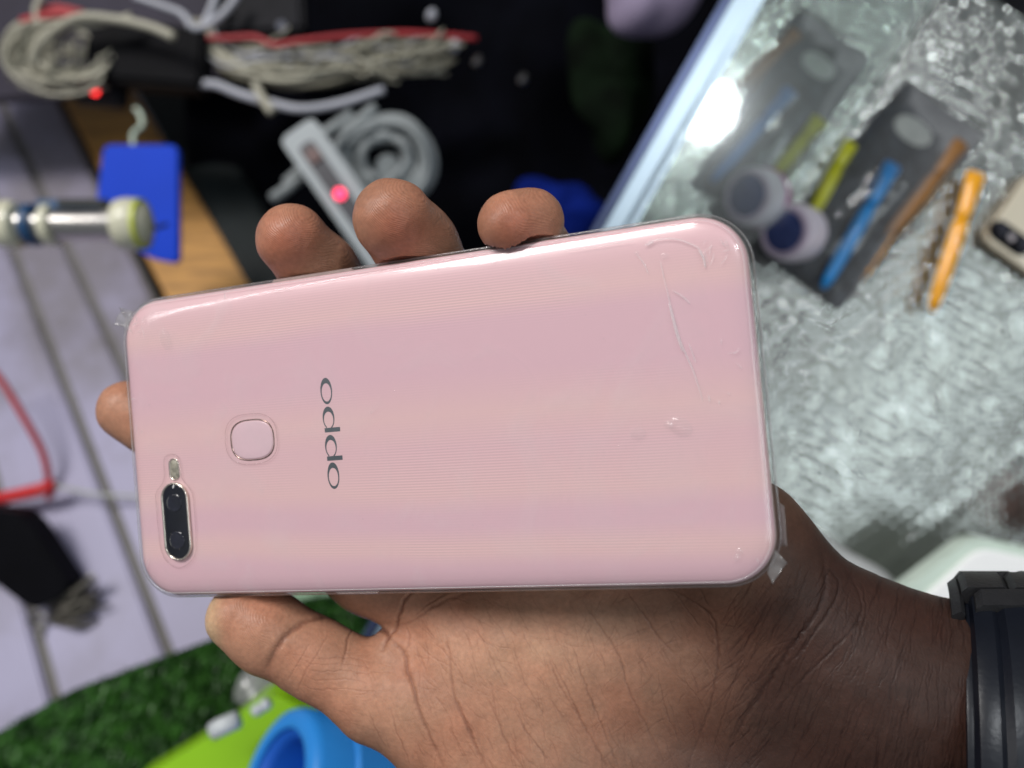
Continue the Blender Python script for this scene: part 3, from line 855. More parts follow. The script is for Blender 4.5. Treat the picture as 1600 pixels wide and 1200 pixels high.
# skin darkens towards wrist, with arm shade painted in, and round to the back
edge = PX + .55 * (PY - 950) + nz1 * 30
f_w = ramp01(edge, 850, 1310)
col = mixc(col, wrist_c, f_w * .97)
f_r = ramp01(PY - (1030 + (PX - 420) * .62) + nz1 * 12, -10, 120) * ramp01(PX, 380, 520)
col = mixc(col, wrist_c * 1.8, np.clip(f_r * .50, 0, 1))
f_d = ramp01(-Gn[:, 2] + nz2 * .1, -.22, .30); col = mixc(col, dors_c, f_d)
tips = (PY < 430) & (PX > 380) & (PX < 900)
tcn = [(452, 366, 45), (615, 345, 52), (802, 350, 46)]
for cx0, cy0, r0 in tcn:
    f = np.exp(-(((PX - cx0) ** 2 + (PY - cy0 - 10) ** 2) / r0 ** 2)) * facing
    col = mixc(col, tip_c * np.array([1.0, .86, .82]), np.clip(f * .7, 0, 1))
f = ramp01(PX, 356, 322) * (PY > 900); col = mixc(col, np.array([.62, .45, .27]), f * .7)
f = np.exp(-(((PX - 790) / 130) ** 2 + ((PY - 1010) / 60) ** 2)); col = mixc(col, pale, f * .25)
f = np.exp(-(((PX - 420) / 60) ** 2 + ((PY - 960) / 30) ** 2)); col = mixc(col, np.array([.45, .19, .115]), f * .5)
col *= (1 + nz1 * .09 + nz2 * .07 + nz3 * .04)[:, None]
hs = vnoise(PX, PY, 1 / 80., 41) * .6 + vnoise(PX, PY, 1 / 30., 42) * .4
col = col * np.stack([1 + hs * .05, 1 - hs * .07, 1 - hs * .10], 1)
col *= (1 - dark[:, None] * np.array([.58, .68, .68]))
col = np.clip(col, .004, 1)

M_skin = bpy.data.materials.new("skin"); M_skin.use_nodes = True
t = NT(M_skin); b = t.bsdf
at = t.add('ShaderNodeAttribute', attribute_name='pigment_shade')
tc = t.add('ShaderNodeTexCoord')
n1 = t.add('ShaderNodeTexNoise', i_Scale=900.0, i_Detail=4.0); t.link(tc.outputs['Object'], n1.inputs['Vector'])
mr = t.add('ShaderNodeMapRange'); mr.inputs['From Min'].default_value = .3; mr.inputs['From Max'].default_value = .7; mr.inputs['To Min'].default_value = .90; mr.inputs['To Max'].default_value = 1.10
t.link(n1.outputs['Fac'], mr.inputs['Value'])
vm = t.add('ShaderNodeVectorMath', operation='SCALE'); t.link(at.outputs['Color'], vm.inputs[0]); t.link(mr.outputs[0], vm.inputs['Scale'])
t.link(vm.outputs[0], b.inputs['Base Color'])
b.inputs['Roughness'].default_value = .50; b.inputs['Specular IOR Level'].default_value = .27
b.inputs['Subsurface Weight'].default_value = .12; b.inputs['Subsurface Scale'].default_value = .0022; b.inputs['Subsurface Radius'].default_value = (1, .4, .2)
at3 = t.add('ShaderNodeAttribute', attribute_name='ridge'); mr3 = t.add('ShaderNodeMapRange'); mr3.inputs['From Min'].default_value = .1; mr3.inputs['From Max'].default_value = .42; mr3.inputs['To Min'].default_value = .52; mr3.inputs['To Max'].default_value = .37
t.link(at3.outputs['Fac'], mr3.inputs['Value']); t.link(mr3.outputs[0], b.inputs['Roughness'])
# papillary ridges + pores
wv = t.add('ShaderNodeTexWave', wave_type='BANDS', bands_direction='DIAGONAL'); wv.inputs['Scale'].default_value = 900.0; wv.inputs['Distortion'].default_value = 30.0; wv.inputs['Detail'].default_value = 1.0; wv.inputs['Detail Scale'].default_value = .12
t.link(tc.outputs['Object'], wv.inputs['Vector'])
vo = t.add('ShaderNodeTexVoronoi', feature='DISTANCE_TO_EDGE'); vo.inputs['Scale'].default_value = 1150.0; t.link(tc.outputs['Object'], vo.inputs['Vector'])
b1 = t.add('ShaderNodeBump'); at2 = t.add('ShaderNodeAttribute', attribute_name='ridge'); t.link(at2.outputs['Fac'], b1.inputs['Strength']); b1.inputs['Distance'].default_value = .00010
b2 = t.add('ShaderNodeBump'); b2.inputs['Strength'].default_value = .35; b2.inputs['Distance'].default_value = .00018
t.link(wv.outputs['Fac'], b1.inputs['Height']); t.link(vo.outputs['Distance'], b2.inputs['Height']); t.link(b1.outputs[0], b2.inputs['Normal']); t.link(b2.outputs[0], b.inputs['Normal'])

faces = fine.tolist() + coarse_faces
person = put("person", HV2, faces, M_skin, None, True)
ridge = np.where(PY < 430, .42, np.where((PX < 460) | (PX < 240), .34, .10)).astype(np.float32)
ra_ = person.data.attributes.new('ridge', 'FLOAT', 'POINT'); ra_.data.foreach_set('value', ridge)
ca = person.data.color_attributes.new("pigment_shade", 'FLOAT_COLOR', 'POINT')
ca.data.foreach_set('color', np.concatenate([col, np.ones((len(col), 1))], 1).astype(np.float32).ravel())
finish(person, "bare left hand and wrist, palm up, fingers curled round the pink smartphone", "person")
print("hand verts", len(HV2), "faces", len(faces))

# ------------------------------------------------------------------ watch
M_strap = mat_new("black_rubber", (0.0045, 0.006, 0.011, 1), rough=0.32, spec=0.5, var=0.12, vscale=120, bump=0.05, bscale=900)
M_strap2 = mat_new("black_plastic_link", (0.018, 0.018, 0.020, 1), rough=0.45, var=0.15, vscale=200, bump=0.2, bscale=1200)
WC = pv(1580, 1205, .194)       # centre of the strap ring
watch = thing("wristwatch", "black rubber strap watch with a segmented clasp round the wrist at the right edge", "watch", WC)
Ay, Az = .0425, .0312
def ring_pt(x, g, off):
    """x along the arm (m from ring centre), g angle from the side facing up in the picture, towards the camera"""
    n = Vector((0, math.cos(g) / Ay, math.sin(g) / Az)).normalized()
    return Vector(WC) + Vector((x, Ay * math.cos(g), Az * math.sin(g))) + n * off
def strap_part(name, prof, g0, g1, mat, n=48, bow=-.0165, skew=0.0):
    """prof: closed section [(x, off)] swept round the ring"""
    V = []; Fc = []; m = len(prof)
    full = abs(g1 - g0) > 6.2
    for i in range(n + (0 if full else 1)):
        g = g0 + (g1 - g0) * i / n
        for x, off in prof: V.append(tuple(ring_pt(x + bow * math.sin(g) + skew * math.cos(g), g, off)))
    for i in range(n):
        j = (i + 1) % n if full else i + 1
        for k in range(m):
            l = (k + 1) % m; Fc.append([i * m + k, i * m + l, j * m + l, j * m + k])
    if not full: Fc.append([k for k in range(m)][::-1]); Fc.append([n * m + k for k in range(m)])
    return sharp_by_angle(put(name, V, Fc, mat, watch), 28)
m1 = .001
strap_part("strap", [(-.0105, .0002), (-.0109, .0012), (-.0105, .0028), (-.0090, .0034), (-.0066, .0036), (-.0052, .0030), (-.0040, .0043), (0, .0047), (.004, .0043), (.0052, .0030), (.0066, .0036), (.0090, .0034), (.0105, .0028), (.0109, .0012), (.0105, .0002)], math.radians(12), math.radians(300), M_strap, 72)
strap_part("strap_lining", [(-.0118, -.0004), (-.0120, .0006), (-.0110, .0010), (.011, .0010), (.012, .0006), (.0118, -.0004)], math.radians(5), math.radians(305), M_strap, 72)
# clasp: short links over the upper edge of the wrist
lk = [(-16, 4), (-2, 16), (12, 14)]
for a0, wd, cols in ((-24, 19, ((-.0128, .0015), (.0021, .0128))), (-4.4, 17, ((-.0128, -.0020), (-.0014, .0128))), (13.2, 9, ((-.0100, .0128),))):
    for x0, x1 in cols:
        strap_part("clasp_link", [(x0, .0010), (x0 - .0001, .0040), (x0 + .0012, .0053), (x1 - .0012, .0053), (x1 + .0001, .0040), (x1, .0010)], math.radians(a0), math.radians(a0 + wd - .6), M_strap2, 8)
strap_part("clasp_hinge", [(-.0150, -.0008), (-.0152, .0024), (-.0134, .0036), (-.0122, .0024), (-.0122, -.0008)], math.radians(-10), math.radians(22), M_strap2, 12)

# ------------------------------------------------------------------ background, left: slatted board, wooden board, dark void
M_plank = mat_new("lilac_grey_laminate", srgb(148, 148, 166), rough=0.5, var=0.06, vscale=18, bump=0.1, bscale=90)
t = NT(M_plank); tc = t.add('ShaderNodeTexCoord'); nz = t.add('ShaderNodeTexNoise', i_Scale=7.0, i_Detail=6.0, i_Roughness=.62); t.link(tc.outputs['Object'], nz.inputs['Vector'])
rp = t.add('ShaderNodeValToRGB'); rp.color_ramp.elements[0].position = .38; rp.color_ramp.elements[0].color = srgb(122, 117, 128); rp.color_ramp.elements[1].position = .58; rp.color_ramp.elements[1].color = srgb(157, 153, 182)
t.link(nz.outputs['Fac'], rp.inputs[0]); t.link(rp.outputs[0], t.bsdf.inputs['Base Color'])
M_groove = mat_new("grey_groove", srgb(108, 105, 103), rough=0.7, var=0.12, vscale=60)
M_dark = mat_new("dark_floor", (0.006, 0.007, 0.013, 1), rough=0.8, var=0.6, vscale=9)
M_wood = bpy.data.materials.new("ochre_wood"); M_wood.use_nodes = True
t = NT(M_wood); tc = t.add('ShaderNodeTexCoord'); mpn = t.add('ShaderNodeMapping'); mpn.inputs['Rotation'].default_value = (0, 0, math.radians(64)); mpn.inputs['Scale'].default_value = (8, 60, 8)
nz = t.add('ShaderNodeTexNoise', i_Scale=3.0, i_Detail=5.0, i_Distortion=0.6); t.link(tc.outputs['Object'], mpn.inputs[0]); t.link(mpn.outputs[0], nz.inputs['Vector'])
rp = t.add('ShaderNodeValToRGB'); rp.color_ramp.elements[0].position = .3; rp.color_ramp.elements[0].color = (.30, .15, .045, 1); rp.color_ramp.elements[1].position = .7; rp.color_ramp.elements[1].color = (.62, .32, .085, 1)
t.link(nz.outputs['Fac'], rp.inputs[0]); t.link(rp.outputs[0], t.bsdf.inputs['Base Color']); t.bsdf.inputs['Roughness'].default_value = .45

floor = put("floor", [(-1.5, -1.2, -.25), (1.5, -1.2, -.25), (1.5, 1.5, -.25), (-1.5, 1.5, -.25)], [[0, 1, 2, 3]], M_dark, None, False); finish(floor, kind='structure')

# the slatted board lies on a slope that falls away towards the top of the picture
def board_pt(px, py, lift=0.0):
    # plane depth = .575 + .5 * Y ; ray (u,v,-1) * d
    u = (px - 800) / F; v = (600 - py) / F
    d = .575 / (1 - .5 * v)
    n = Vector((0, .5, 1)).normalized()
    return Vector((u * d, v * d, H - d)) + n * lift
bn = Vector((0, .5, 1)).normalized()
board_root = thing("slatted_board", "lilac grey slatted board with dark grooves, sloping behind the camera end of the phone", "slatted board", board_pt(60, 600))
# groove centre lines as pairs of picture points (they run on beyond the frame)
gl_ = [((-330, 100), (-150, 1000)), ((-190, 100), (60, 1000)), ((-92, 100), (255, 1000)), ((-27, 100), (388, 1000)), ((66, 100), (500, 1000))]
def along(g, y): (x0, y0), (x1, y1) = g; return (x0 + (x1 - x0) * (y - y0) / (y1 - y0), y)
bt = -260; bb = 1250
prism("board_back", [board_pt(*along(gl_[0], bt), -.0045), board_pt(*along(gl_[0], bb), -.0045), board_pt(*along(gl_[-1], bb), -.0045), board_pt(*along(gl_[-1], bt), -.0045)], bn * -.008, M_groove, board_root)
for a_, b_ in zip(gl_[:-1], gl_[1:]):
    q = []
    for g, sgn, yy in ((a_, 1, bt), (a_, 1, bb), (b_, -1, bb), (b_, -1, bt)):
        x, y = along(g, yy); q.append(board_pt(x + sgn * (6.5 + (y - 100) * .004), y, 0))
    prism("plank", q, bn * -.0043, M_plank, board_root, .0016, 3)
# extra strip at the far left
prism("plank", [board_pt(-900, bt), board_pt(-900, bb), board_pt(along(gl_[0], bb)[0] - 9, bb), board_pt(along(gl_[0], bt)[0] - 7, bt)], bn * -.0043, M_plank, board_root, .0016, 3)

wb = prism("wooden_board", [board_pt(70, 100, .012), board_pt(250, 440, .012), board_pt(330, 600, .012), board_pt(470, 600, .012), board_pt(396, 455, .012), board_pt(180, 95, .012)], bn * -.02, M_wood, None, .002)
finish(wb, "ochre brown wooden board with grain beside the slatted board", "wooden board")
M_darkgrey = mat_new("dark_green_grey_plastic", (0.007, 0.011, 0.012, 1), spec=.3, rough=0.45, var=0.3, vscale=30)
ds = prism("dark_rail", [board_pt(185, 90, .016), board_pt(402, 470, .016), board_pt(470, 600, .016), board_pt(540, 600, .016), board_pt(300, 90, .016)], bn * -.03, M_darkgrey, None, .004)
finish(ds, "dark grey plastic rail running along the right side of the wooden board", "rail")

# black box / bag with soft folds filling the top middle
M_black = mat_new("black_fabric", (0.0016, 0.0018, 0.0036, 1), rough=0.9, spec=0.05, var=0.5, vscale=25)
n = 60; V = []; Fc = []
for i in range(n):
    for j in range(n):
        px = 290 + (1130 - 290) * i / (n - 1); py = -160 + (760 + 160) * j / (n - 1)
        d = .625 - .012 * math.sin(i * .31 + j * .12) - .009 * math.sin(j * .37 - i * .1) + .012 * ((i - 30) / 30) ** 2
        V.append(tuple(P(px, py, d)))
for i in range(n - 1):
    for j in range(n - 1):
        k = i * n + j; Fc.append([k, k + 1, k + n + 1, k + n])
blk = put("black_bag", V, Fc, M_black); md = blk.modifiers.new("thickness", 'SOLIDIFY'); md.thickness = .006; md.offset = -1
finish(blk, "large black fabric bag with soft folds behind the curled fingertips", "bag")
M_dg = mat_new("dark_green_cloth", (0.003, 0.008, 0.003, 1), spec=.1, rough=0.9, var=0.7, vscale=30)
M_bluecloth = mat_new("royal_blue_cloth", (0.002, 0.012, 0.15, 1), spec=.1, rough=0.9, var=0.35, vscale=30)
M_lilac = mat_new("lilac_cloth", srgb(150, 138, 165), rough=0.8, var=0.15, vscale=30)
def cloth_lump(name, c, rx, ry, rz, mat, lab, cat, seed=0, amp=.18, rot=0):
    n = 40; m = 22; V = []; Fc = []
    r = random.Random(seed); ph = [r.uniform(0, 6.3) for _ in range(6)]
    for i in range(m + 1):
        th = math.pi * i / m
        for k in range(n):
            g = 2 * math.pi * k / n
            f = 1 + amp * (.5 * math.sin(3 * g + ph[0]) * math.sin(th) + .35 * math.sin(5 * g + ph[1] + 2 * th) * math.sin(th) + .3 * math.sin(4 * th + ph[2] + g) * math.sin(th))
            x = rx * f * math.sin(th) * math.cos(g); y = ry * f * math.sin(th) * math.sin(g); z = rz * f * math.cos(th)
            V.append((c.x + x * math.cos(rot) - y * math.sin(rot), c.y + x * math.sin(rot) + y * math.cos(rot), c.z + z))
    for i in range(m):
        for k in range(n):
            l = (k + 1) % n; Fc.append([i * n + k, (i + 1) * n + k, (i + 1) * n + l, i * n + l])
    o = put(name, V, Fc, mat); return finish(o, lab, cat)
cloth_lump("blue_cloth", P(875, 345, .55), .030, .030, .02, M_bluecloth, "crumpled royal blue cloth behind the little finger", "cloth", 1, .3)
cloth_lump("green_cloth", P(955, 130, .56), .030, .048, .02, M_dg, "dark green cloth in the shade beside the glass counter", "cloth", 2, .3)
cloth_lump("lilac_cloth", P(1015, -8, .50), .030, .026, .02, M_lilac, "pale lilac cloth bunched at the top beside the counter rail", "cloth", 3, .12)

# blue plastic plate
M_blue = mat_new("blue_plastic", srgb(6, 62, 196), rough=0.6, spec=.2, var=0.06, vscale=20)
bp_ = prism("blue_plate", [P(x, y, .50) for x, y in rounded([(162, 226), (277, 226), (278, 412), (236, 404), (205, 385), (150, 318)], 12)], (0, 0, -.006), M_blue, None, .0012)
finish(bp_, "bright blue plastic plate hanging in front of the wooden board", "plate")
M_milky = mat_new("milky_plastic", srgb(190, 205, 190), rough=0.3, var=0.1, vscale=90)
hk = tube("hook", [P(208, 228, .51), P(209, 208, .515), P(222, 196, .52), P(219, 178, .525), P(212, 170, .53)], .0016, M_milky, None, 8, smooth_n=5)
finish(hk, "small pale plastic hook above the blue plate", "hook")

# plug lead lying across the left edge
M_steel = mat_new("brushed_steel", (0.52, 0.50, 0.48, 1), rough=0.28, metal=1.0, var=0.2, vscale=60)
M_cream = mat_new("cream_plastic", srgb(205, 203, 180), rough=0.35, coat=0.3, var=0.08, vscale=60)
M_navy = mat_new("dark_blue_band", srgb(30, 70, 110), rough=0.4, var=0.1)
M_lime = mat_new("yellow_green_ring", srgb(190, 200, 60), rough=0.35, var=0.1)
pl = thing("plug_tool", "steel and cream plug connector with a yellow ring lying in front of the blue plate", "connector", P(100, 350, .45))
a, b_ = P(-40, 352, .45), P(240, 350, .45)
L_ = (b_ - a).length
lathe("shaft", a, b_, [(.0, .008), (.002, .0105), (.012, .0112), (.016, .0085), (.040, .0088), (.072, .0092), (.078, .0105), (.082, .0110)], M_steel, pl)
lathe("plug_head", a + (b_ - a) * .80, b_, [(0, .0112), (.001, .0136), (.006, .0148), (.012, .0142), (.016, .0110), (.0185, .006), (.019, .003)], M_cream, pl)
lathe("yellow_ring", a + (b_ - a) * .925, b_, [(0, .0125), (.0004, .0142), (.0022, .0140), (.0026, .0118)], M_lime, pl)
lathe("cream_knob", a + (b_ - a) * .14, b_, [(0, .008), (.001, .0125), (.005, .0140), (.011, .0128), (.013, .0085)], M_cream, pl)
for dx in (.30, .40): lathe("collar", a + (b_ - a) * dx, b_, [(0, .009), (.0006, .0118), (.0052, .0118), (.0058, .009)], M_cream if dx > .35 else M_navy, pl)
box("label_strip", P(115, 322, .447), .040, .007, .006, M_navy, pl, rot=.0)
box("dark_grip", P(130, 320, .4455), .028, .006, .005, M_darkgrey, pl)
hk = tube("wire_pin", [P(228, 352, .452), P(246, 356, .452), P(262, 350, .452)], .0011, M_darkgrey, pl, 6)

# ------------------------------------------------------------------ cables
M_cable = mat_new("cream_cable", srgb(165, 162, 146), rough=0.45, var=0.12, vscale=30)
M_cable2 = mat_new("cool_white_cable", srgb(168, 170, 180), rough=0.4, var=0.08, vscale=30)
M_wire0 = mat_new("grimy_cable", srgb(128, 124, 108), rough=.5, var=.2, vscale=40)
M_red = mat_new("red_cable", srgb(205, 40, 44), rough=0.4, var=0.1, vscale=50)
M_redp = mat_new("faded_red_cable", srgb(165, 48, 54), rough=0.5, var=0.15, vscale=50)
def many_tubes(name, paths, rs, mat, parent):
    V = []; Fc = []
    for p, r in zip(paths, rs):
        v, f = tube_vf(smooth_path([Vector(q) for q in p], 5), r, 7, False, len(V)); V += [tuple(x) for x in v]; Fc += f
    return put(name, V, Fc, mat, parent)
r = random.Random(3)
coil = thing("cable_coil", "tangled coil of cream cables with red strands in the top left corner", "cable coil", P(110, 90, .56))
def strand(par, name, pts, rad, mat, d=.54):
    return tube(name, [P(x, y, d - (p3[0] if (p3 := rest) else 0)) for x, y, *rest in pts], rad, mat, par, 8, smooth_n=6)
for i in range(24):
    cx = 95 + r.uniform(-12, 22); cy = 82 + r.uniform(-10, 10); ra = r.uniform(52, 88); rb = r.uniform(36, 56); t0 = r.uniform(-.5, .9); t1 = t0 + r.uniform(3.4, 5.6); rot = r.uniform(-.3, .3)
    d0 = .552 - i * .0013; pts = []
    for k in range(15):
        g = t0 + (t1 - t0) * k / 14; x = ra * math.cos(g); y = rb * math.sin(g)
        pts.append(P(cx + x * math.cos(rot) - y * math.sin(rot), cy + x * math.sin(rot) + y * math.cos(rot), d0 - .004 * math.sin(2 * g)))
    tube("strand", pts, r.uniform(.0008, .0020), M_cable, coil, 7, smooth_n=3)
for i in range(34):
    cx = 90 + r.uniform(-30, 45); cy = 88 + r.uniform(-25, 25); ra = r.uniform(22, 80); rb = r.uniform(16, 46); t0 = r.uniform(0, 6.3); t1 = t0 + r.uniform(1.4, 4.6)
    pts = []
    for k in range(9):
        g = t0 + (t1 - t0) * k / 8; pts.append(P(cx + ra * math.cos(g) + r.uniform(-7, 7), cy + rb * math.sin(g) + r.uniform(-6, 6), .535 + r.uniform(-.012, .012)))
    tube("strand", pts, r.uniform(.0004, .0010), M_cable, coil, 6, smooth_n=3)
tube("strand", [P(48, 95, .515), P(70, 60, .51), P(120, 28, .505), P(180, 30, .505), P(235, 42, .505), P(272, 58, .505)], .0030, M_cable, coil, 8, smooth_n=6)
tube("strand", [P(55, 100, .515), P(62, 72, .512), P(95, 44, .51), P(150, 38, .51), P(205, 24, .51)], .0020, M_cable, coil, 8, smooth_n=6)
tube("strand", [P(62, 40, .52), P(56, 15, .52), P(70, -14, .52)], .0022, M_cable, coil, 8, smooth_n=6)
tube("red_strand", [P(36, 34, .525), P(70, 26, .52), P(100, 22, .52), P(120, 30, .52)], .0030, M_redp, coil, 8, smooth_n=6)
tube("red_strand", [P(60, 18, .527), P(90, 12, .525), P(130, 20, .525)], .0022, M_redp, coil, 8, smooth_n=6)

bun = thing("cable_bundle", "wide sagging bundle of cream cables with one red cable across the top", "cable bundle", P(520, 90, .56))
for i in range(52):
    s = i / 51; y0 = r.uniform(40, 72); mid = r.uniform(72, 130); xe = r.uniform(560, 725); ye = r.uniform(66, 112)
    d0 = r.uniform(.535, .56)
    pts = [P(292 + r.uniform(0, 40), y0 - 12, d0), P(350 + r.uniform(-8, 10), y0 + 26 + (mid - 72) * .3, d0 - .003), P(420 + r.uniform(-20, 20), mid + r.uniform(-8, 8), d0 - .006), P(500 + r.uniform(-20, 20), mid + r.uniform(-6, 12), d0 - .004), P(xe - 50, ye + r.uniform(-8, 14), d0), P(xe, ye + r.uniform(-16, 10), d0 + .006)]
    tube("strand", pts, r.uniform(.0005, .0015), r.choice((M_cable, M_cable, M_cable2, M_wire0)), bun, 7, smooth_n=5)
for i in range(26):
    x0 = r.uniform(380, 660); y0 = 92 + r.uniform(-30, 24); a_ = r.uniform(-.6, .7); L2 = r.uniform(30, 90)
    pts = [P(x0 + L2 * k / 4 * math.cos(a_), y0 + L2 * k / 4 * math.sin(a_) + r.uniform(-7, 7), .532 + r.uniform(-.008, .008)) for k in range(5)]
    tube("strand", pts, r.uniform(.0005, .0012), M_cable, bun, 6, smooth_n=3)
tube("strand", [P(315, 131, .53), P(340, 133, .53), P(372, 146, .53), P(420, 160, .53), P(470, 170, .53), P(530, 162, .532), P(600, 140, .535)], .0029, M_cable2, bun, 8, smooth_n=6)
tube("strand", [P(398, 130, .528), P(408, 150, .527), P(425, 176, .526)], .0030, M_cable, bun, 8, smooth_n=6)
for x, y in ((672, 30), (744, 102), (815, 130), (708, 78)):
    lathe("connector_tip", P(x, y, .54), P(x + 6, y - 16, .545), [(0, .0018), (.001, .0032), (.006, .0034), (.009, .0018)], M_cable2 if y < 100 else M_steel, bun, 14)
rc = tube("red_cable", [P(312, 58, .53), P(350, 60, .528), P(398, 58, .527), P(428, 70, .526), P(470, 64, .526), P(540, 56, .53), P(640, 52, .535), P(745, 60, .545)], .0019, M_redp, None, 8, smooth_n=6)
finish(rc, "faded red cable lying along the top of the cream cable bundle", "cable")
for i, pts in enumerate(([(302, 46), (325, 38), (350, 20), (372, -8)], [(318, 40), (330, 15), (338, -10)], [(210, -6), (250, 8), (285, 22), (300, 44)])):
    o = tube("white_cable", [P(x, y, .525) for x, y in pts], .0024, M_cable2, None, 8, smooth_n=6)
    finish(o, ["cool white cable curving up right from the top of the cream bundle", "short straight cool white cable left of the small black box", "white cable arching down to the bundle from the top edge"][i], "cable", "white cables at the top edge")
M_blackp = mat_new("black_plastic", (0.003, 0.003, 0.0045, 1), rough=0.6, spec=.07, var=0.25, vscale=40)
M_greyp = mat_new("dark_grey_plastic", (0.010, 0.010, 0.013, 1), rough=0.6, spec=.12, var=0.3, vscale=60)
M_ledred = mat_new("red_led", (1, .05, .05, 1), rough=0.3, emit=(1.0, .03, .03, 1), estr=3.5)
M_ledpink = mat_new("pink_red_led", (1, .05, .1, 1), rough=0.3, emit=(1.0, .05, .14, 1), estr=2.6)
bx = thing("power_box", "small dark grey box with rounded corners behind the red cable at the top", "adapter", P(405, 20, .545))
box("box_body", P(405, 8, .548), .064, .046, .02, M_greyp, bx, rot=.05, bevel=.003)
lathe("indicator", P(440, 41, .5375), P(440, 41, .53), [(0, .0035), (.001, .0035), (.0015, .003)], mat_new("dim_indicator", srgb(110, 112, 124), rough=.3, var=.1), bx, 14)
bb2 = box("black_box", P(236, 92, .535), .078, .040, .022, M_blackp, None, rot=-.08, bevel=.003); finish(bb2, "flat black box resting between the two cable heaps", "box")
ld = thing("indicator_box", "little black box with a glowing red light beneath the cable coil", "indicator", P(150, 145, .54))
box("box_body", P(158, 144, .545), .034, .018, .012, M_greyp, ld, rot=-.1, bevel=.002)
lathe("lamp", P(148, 143, .5385), P(148, 143, .53), [(0, .0025), (.0015, .0025), (.0022, .0019)], M_ledred, ld, 16)
box("button", P(176, 146, .5385), .007, .006, .002, M_greyp, ld, rot=-.1, bevel=.0006)

# power strip with its light, and a coil of pale flex beside it
M_white = mat_new("grey_white_plastic", srgb(155, 162, 166), rough=0.4, var=0.05, vscale=30)
ps = thing("power_strip", "pale grey power strip with dark slot and pink red light behind the middle finger", "power strip", P(530, 310, .50))
pa, pb = Vector((468, 212)), Vector((600, 400))
dv = (pb - pa).normalized(); nv = Vector((dv.y, -dv.x))
def strip_q(s0, s1, w0, w1, d): return [P(*(pa + dv * s + nv * w), d) for s, w in ((s0, w0), (s1, w0), (s1, w1), (s0, w1))]
A_ = [tuple(pa + dv * s + nv * w) for s, w in ((-14, -30), (330, -30), (330, 34), (-14, 34))]
prism("strip_body", [P(x, y, .495) for x, y in rounded(A_, 14)], (0, 0, -.016), M_white, ps, .0025, 3)
A_ = [tuple(pa + dv * s + nv * w) for s, w in ((14, -14), (300, -14), (300, 13), (14, 13))]
prism("slot_panel", [P(x, y, .4945) for x, y in rounded(A_, 8)], (0, 0, -.003), mat_new("slot_grey", srgb(62, 62, 68), rough=.35, var=.15), ps, .0006)
lathe("lamp", P(531, 303, .4935), P(531, 303, .48), [(0, .0036), (.001, .0036), (.0018, .0028)], M_ledpink, ps, 18)
box("rocker", P(490, 243, .494), .010, .008, .003, mat_new("rocker_brown", srgb(98, 72, 70), rough=.4, var=.1), ps, rot=-.95, bevel=.0008)
M_flex = mat_new("pale_grey_flex", srgb(128, 134, 136), rough=.5, var=.15, vscale=40)
fx = thing("flex_coil", "round coil of pale grey flex lying beside the power strip", "cable coil", P(598, 250, .53))
for i in range(22):
    ra = r.choice((.0150, .0165, .0225, .0250, .0270, .0290, .0310, .0330)) + r.uniform(-.001, .001); zz = .531 - .012 * r.random()
    c0 = P(600 + r.uniform(-7, 7), 252 + r.uniform(-7, 7), zz); g0 = r.uniform(0, 6); sp = r.uniform(2.2, 5.2); sq = r.uniform(.86, 1.0)
    pts = [c0 + Vector((ra * math.cos(g), ra * sq * math.sin(g), .003 * math.sin(3 * g + g0))) for g in [g0 + sp * k / 24 for k in range(25)]]
    tube("flex_turn", pts, r.uniform(.0018, .0034), M_flex, fx, 8)
lathe("hub", P(606, 262, .538), P(606, 262, .50), [(0, .0085), (.006, .0088), (.008, .0070)], M_flex, fx, 24)
for i, (x, y, w_) in enumerate(((452, 292, 26), (468, 268, 20), (520, 200, 30), (560, 190, 26))):
    tube("flex_end", [P(x - w_, y + 18, .527), P(x, y, .524), P(x + w_, y - 22, .527)], .0040, M_flex, fx, 8, smooth_n=4)

# left: red lead, black adapter, frayed wires
dp = prism("shade_board", [P(x, y, .59) for x, y in [(-200, -200), (345, -200), (345, 120), (212, 122), (100, 150), (-200, 168)]], (0, 0, -.01), mat_new("aubergine_shade", srgb(46, 42, 56), rough=.6, spec=.2, var=.2), None, .002)  # dark sheet put in for the shade over the upper planks
finish(dp, "dark aubergine sheet standing for shaded planks behind the cable coil in the top left corner", "board")
rl = tube("red_lead", [P(-30, 560, .53), P(0, 592, .53), P(35, 648, .53), P(66, 705, .532), P(76, 750, .535), P(76, 800, .54), P(68, 846, .545)], .0024, M_redp, None, 8, smooth_n=6)
finish(rl, "faded red lead curving down over the slatted board", "cable")
rp_ = thing("red_plug", "short red plug lead ending in a pale string across the slatted board", "plug", P(40, 765, .52))
tube("plug_body", [P(-20, 782, .52), P(20, 775, .52), P(60, 766, .52), P(84, 757, .52)], [.0040, .0042, .0044, .0040], M_red, rp_, 10)
tube("string", [P(84, 757, .521), P(100, 762, .523), P(150, 772, .525), P(200, 775, .526), P(236, 778, .527)], .0012, mat_new("pale_string", srgb(178, 180, 176), rough=.6, var=.1), rp_, 6, smooth_n=5)
ad = prism("power_adapter", [P(x, y, .49) for x, y in rounded([(-50, 790), (30, 802), (52, 826), (108, 912), (98, 932), (58, 952), (40, 946), (-60, 872)], 10)], (0, 0, -.018), M_blackp, None, .003, 3)
finish(ad, "black adapter block leaning in at the left edge below the red plug", "adapter")
fw = thing("frayed_wire", "frayed bunch of grey wire ends with metal loops below the black adapter", "wire bunch", P(110, 945, .50))
M_wire = mat_new("dull_wire", srgb(92, 88, 80), rough=.5, metal=.2, var=.3, vscale=90)
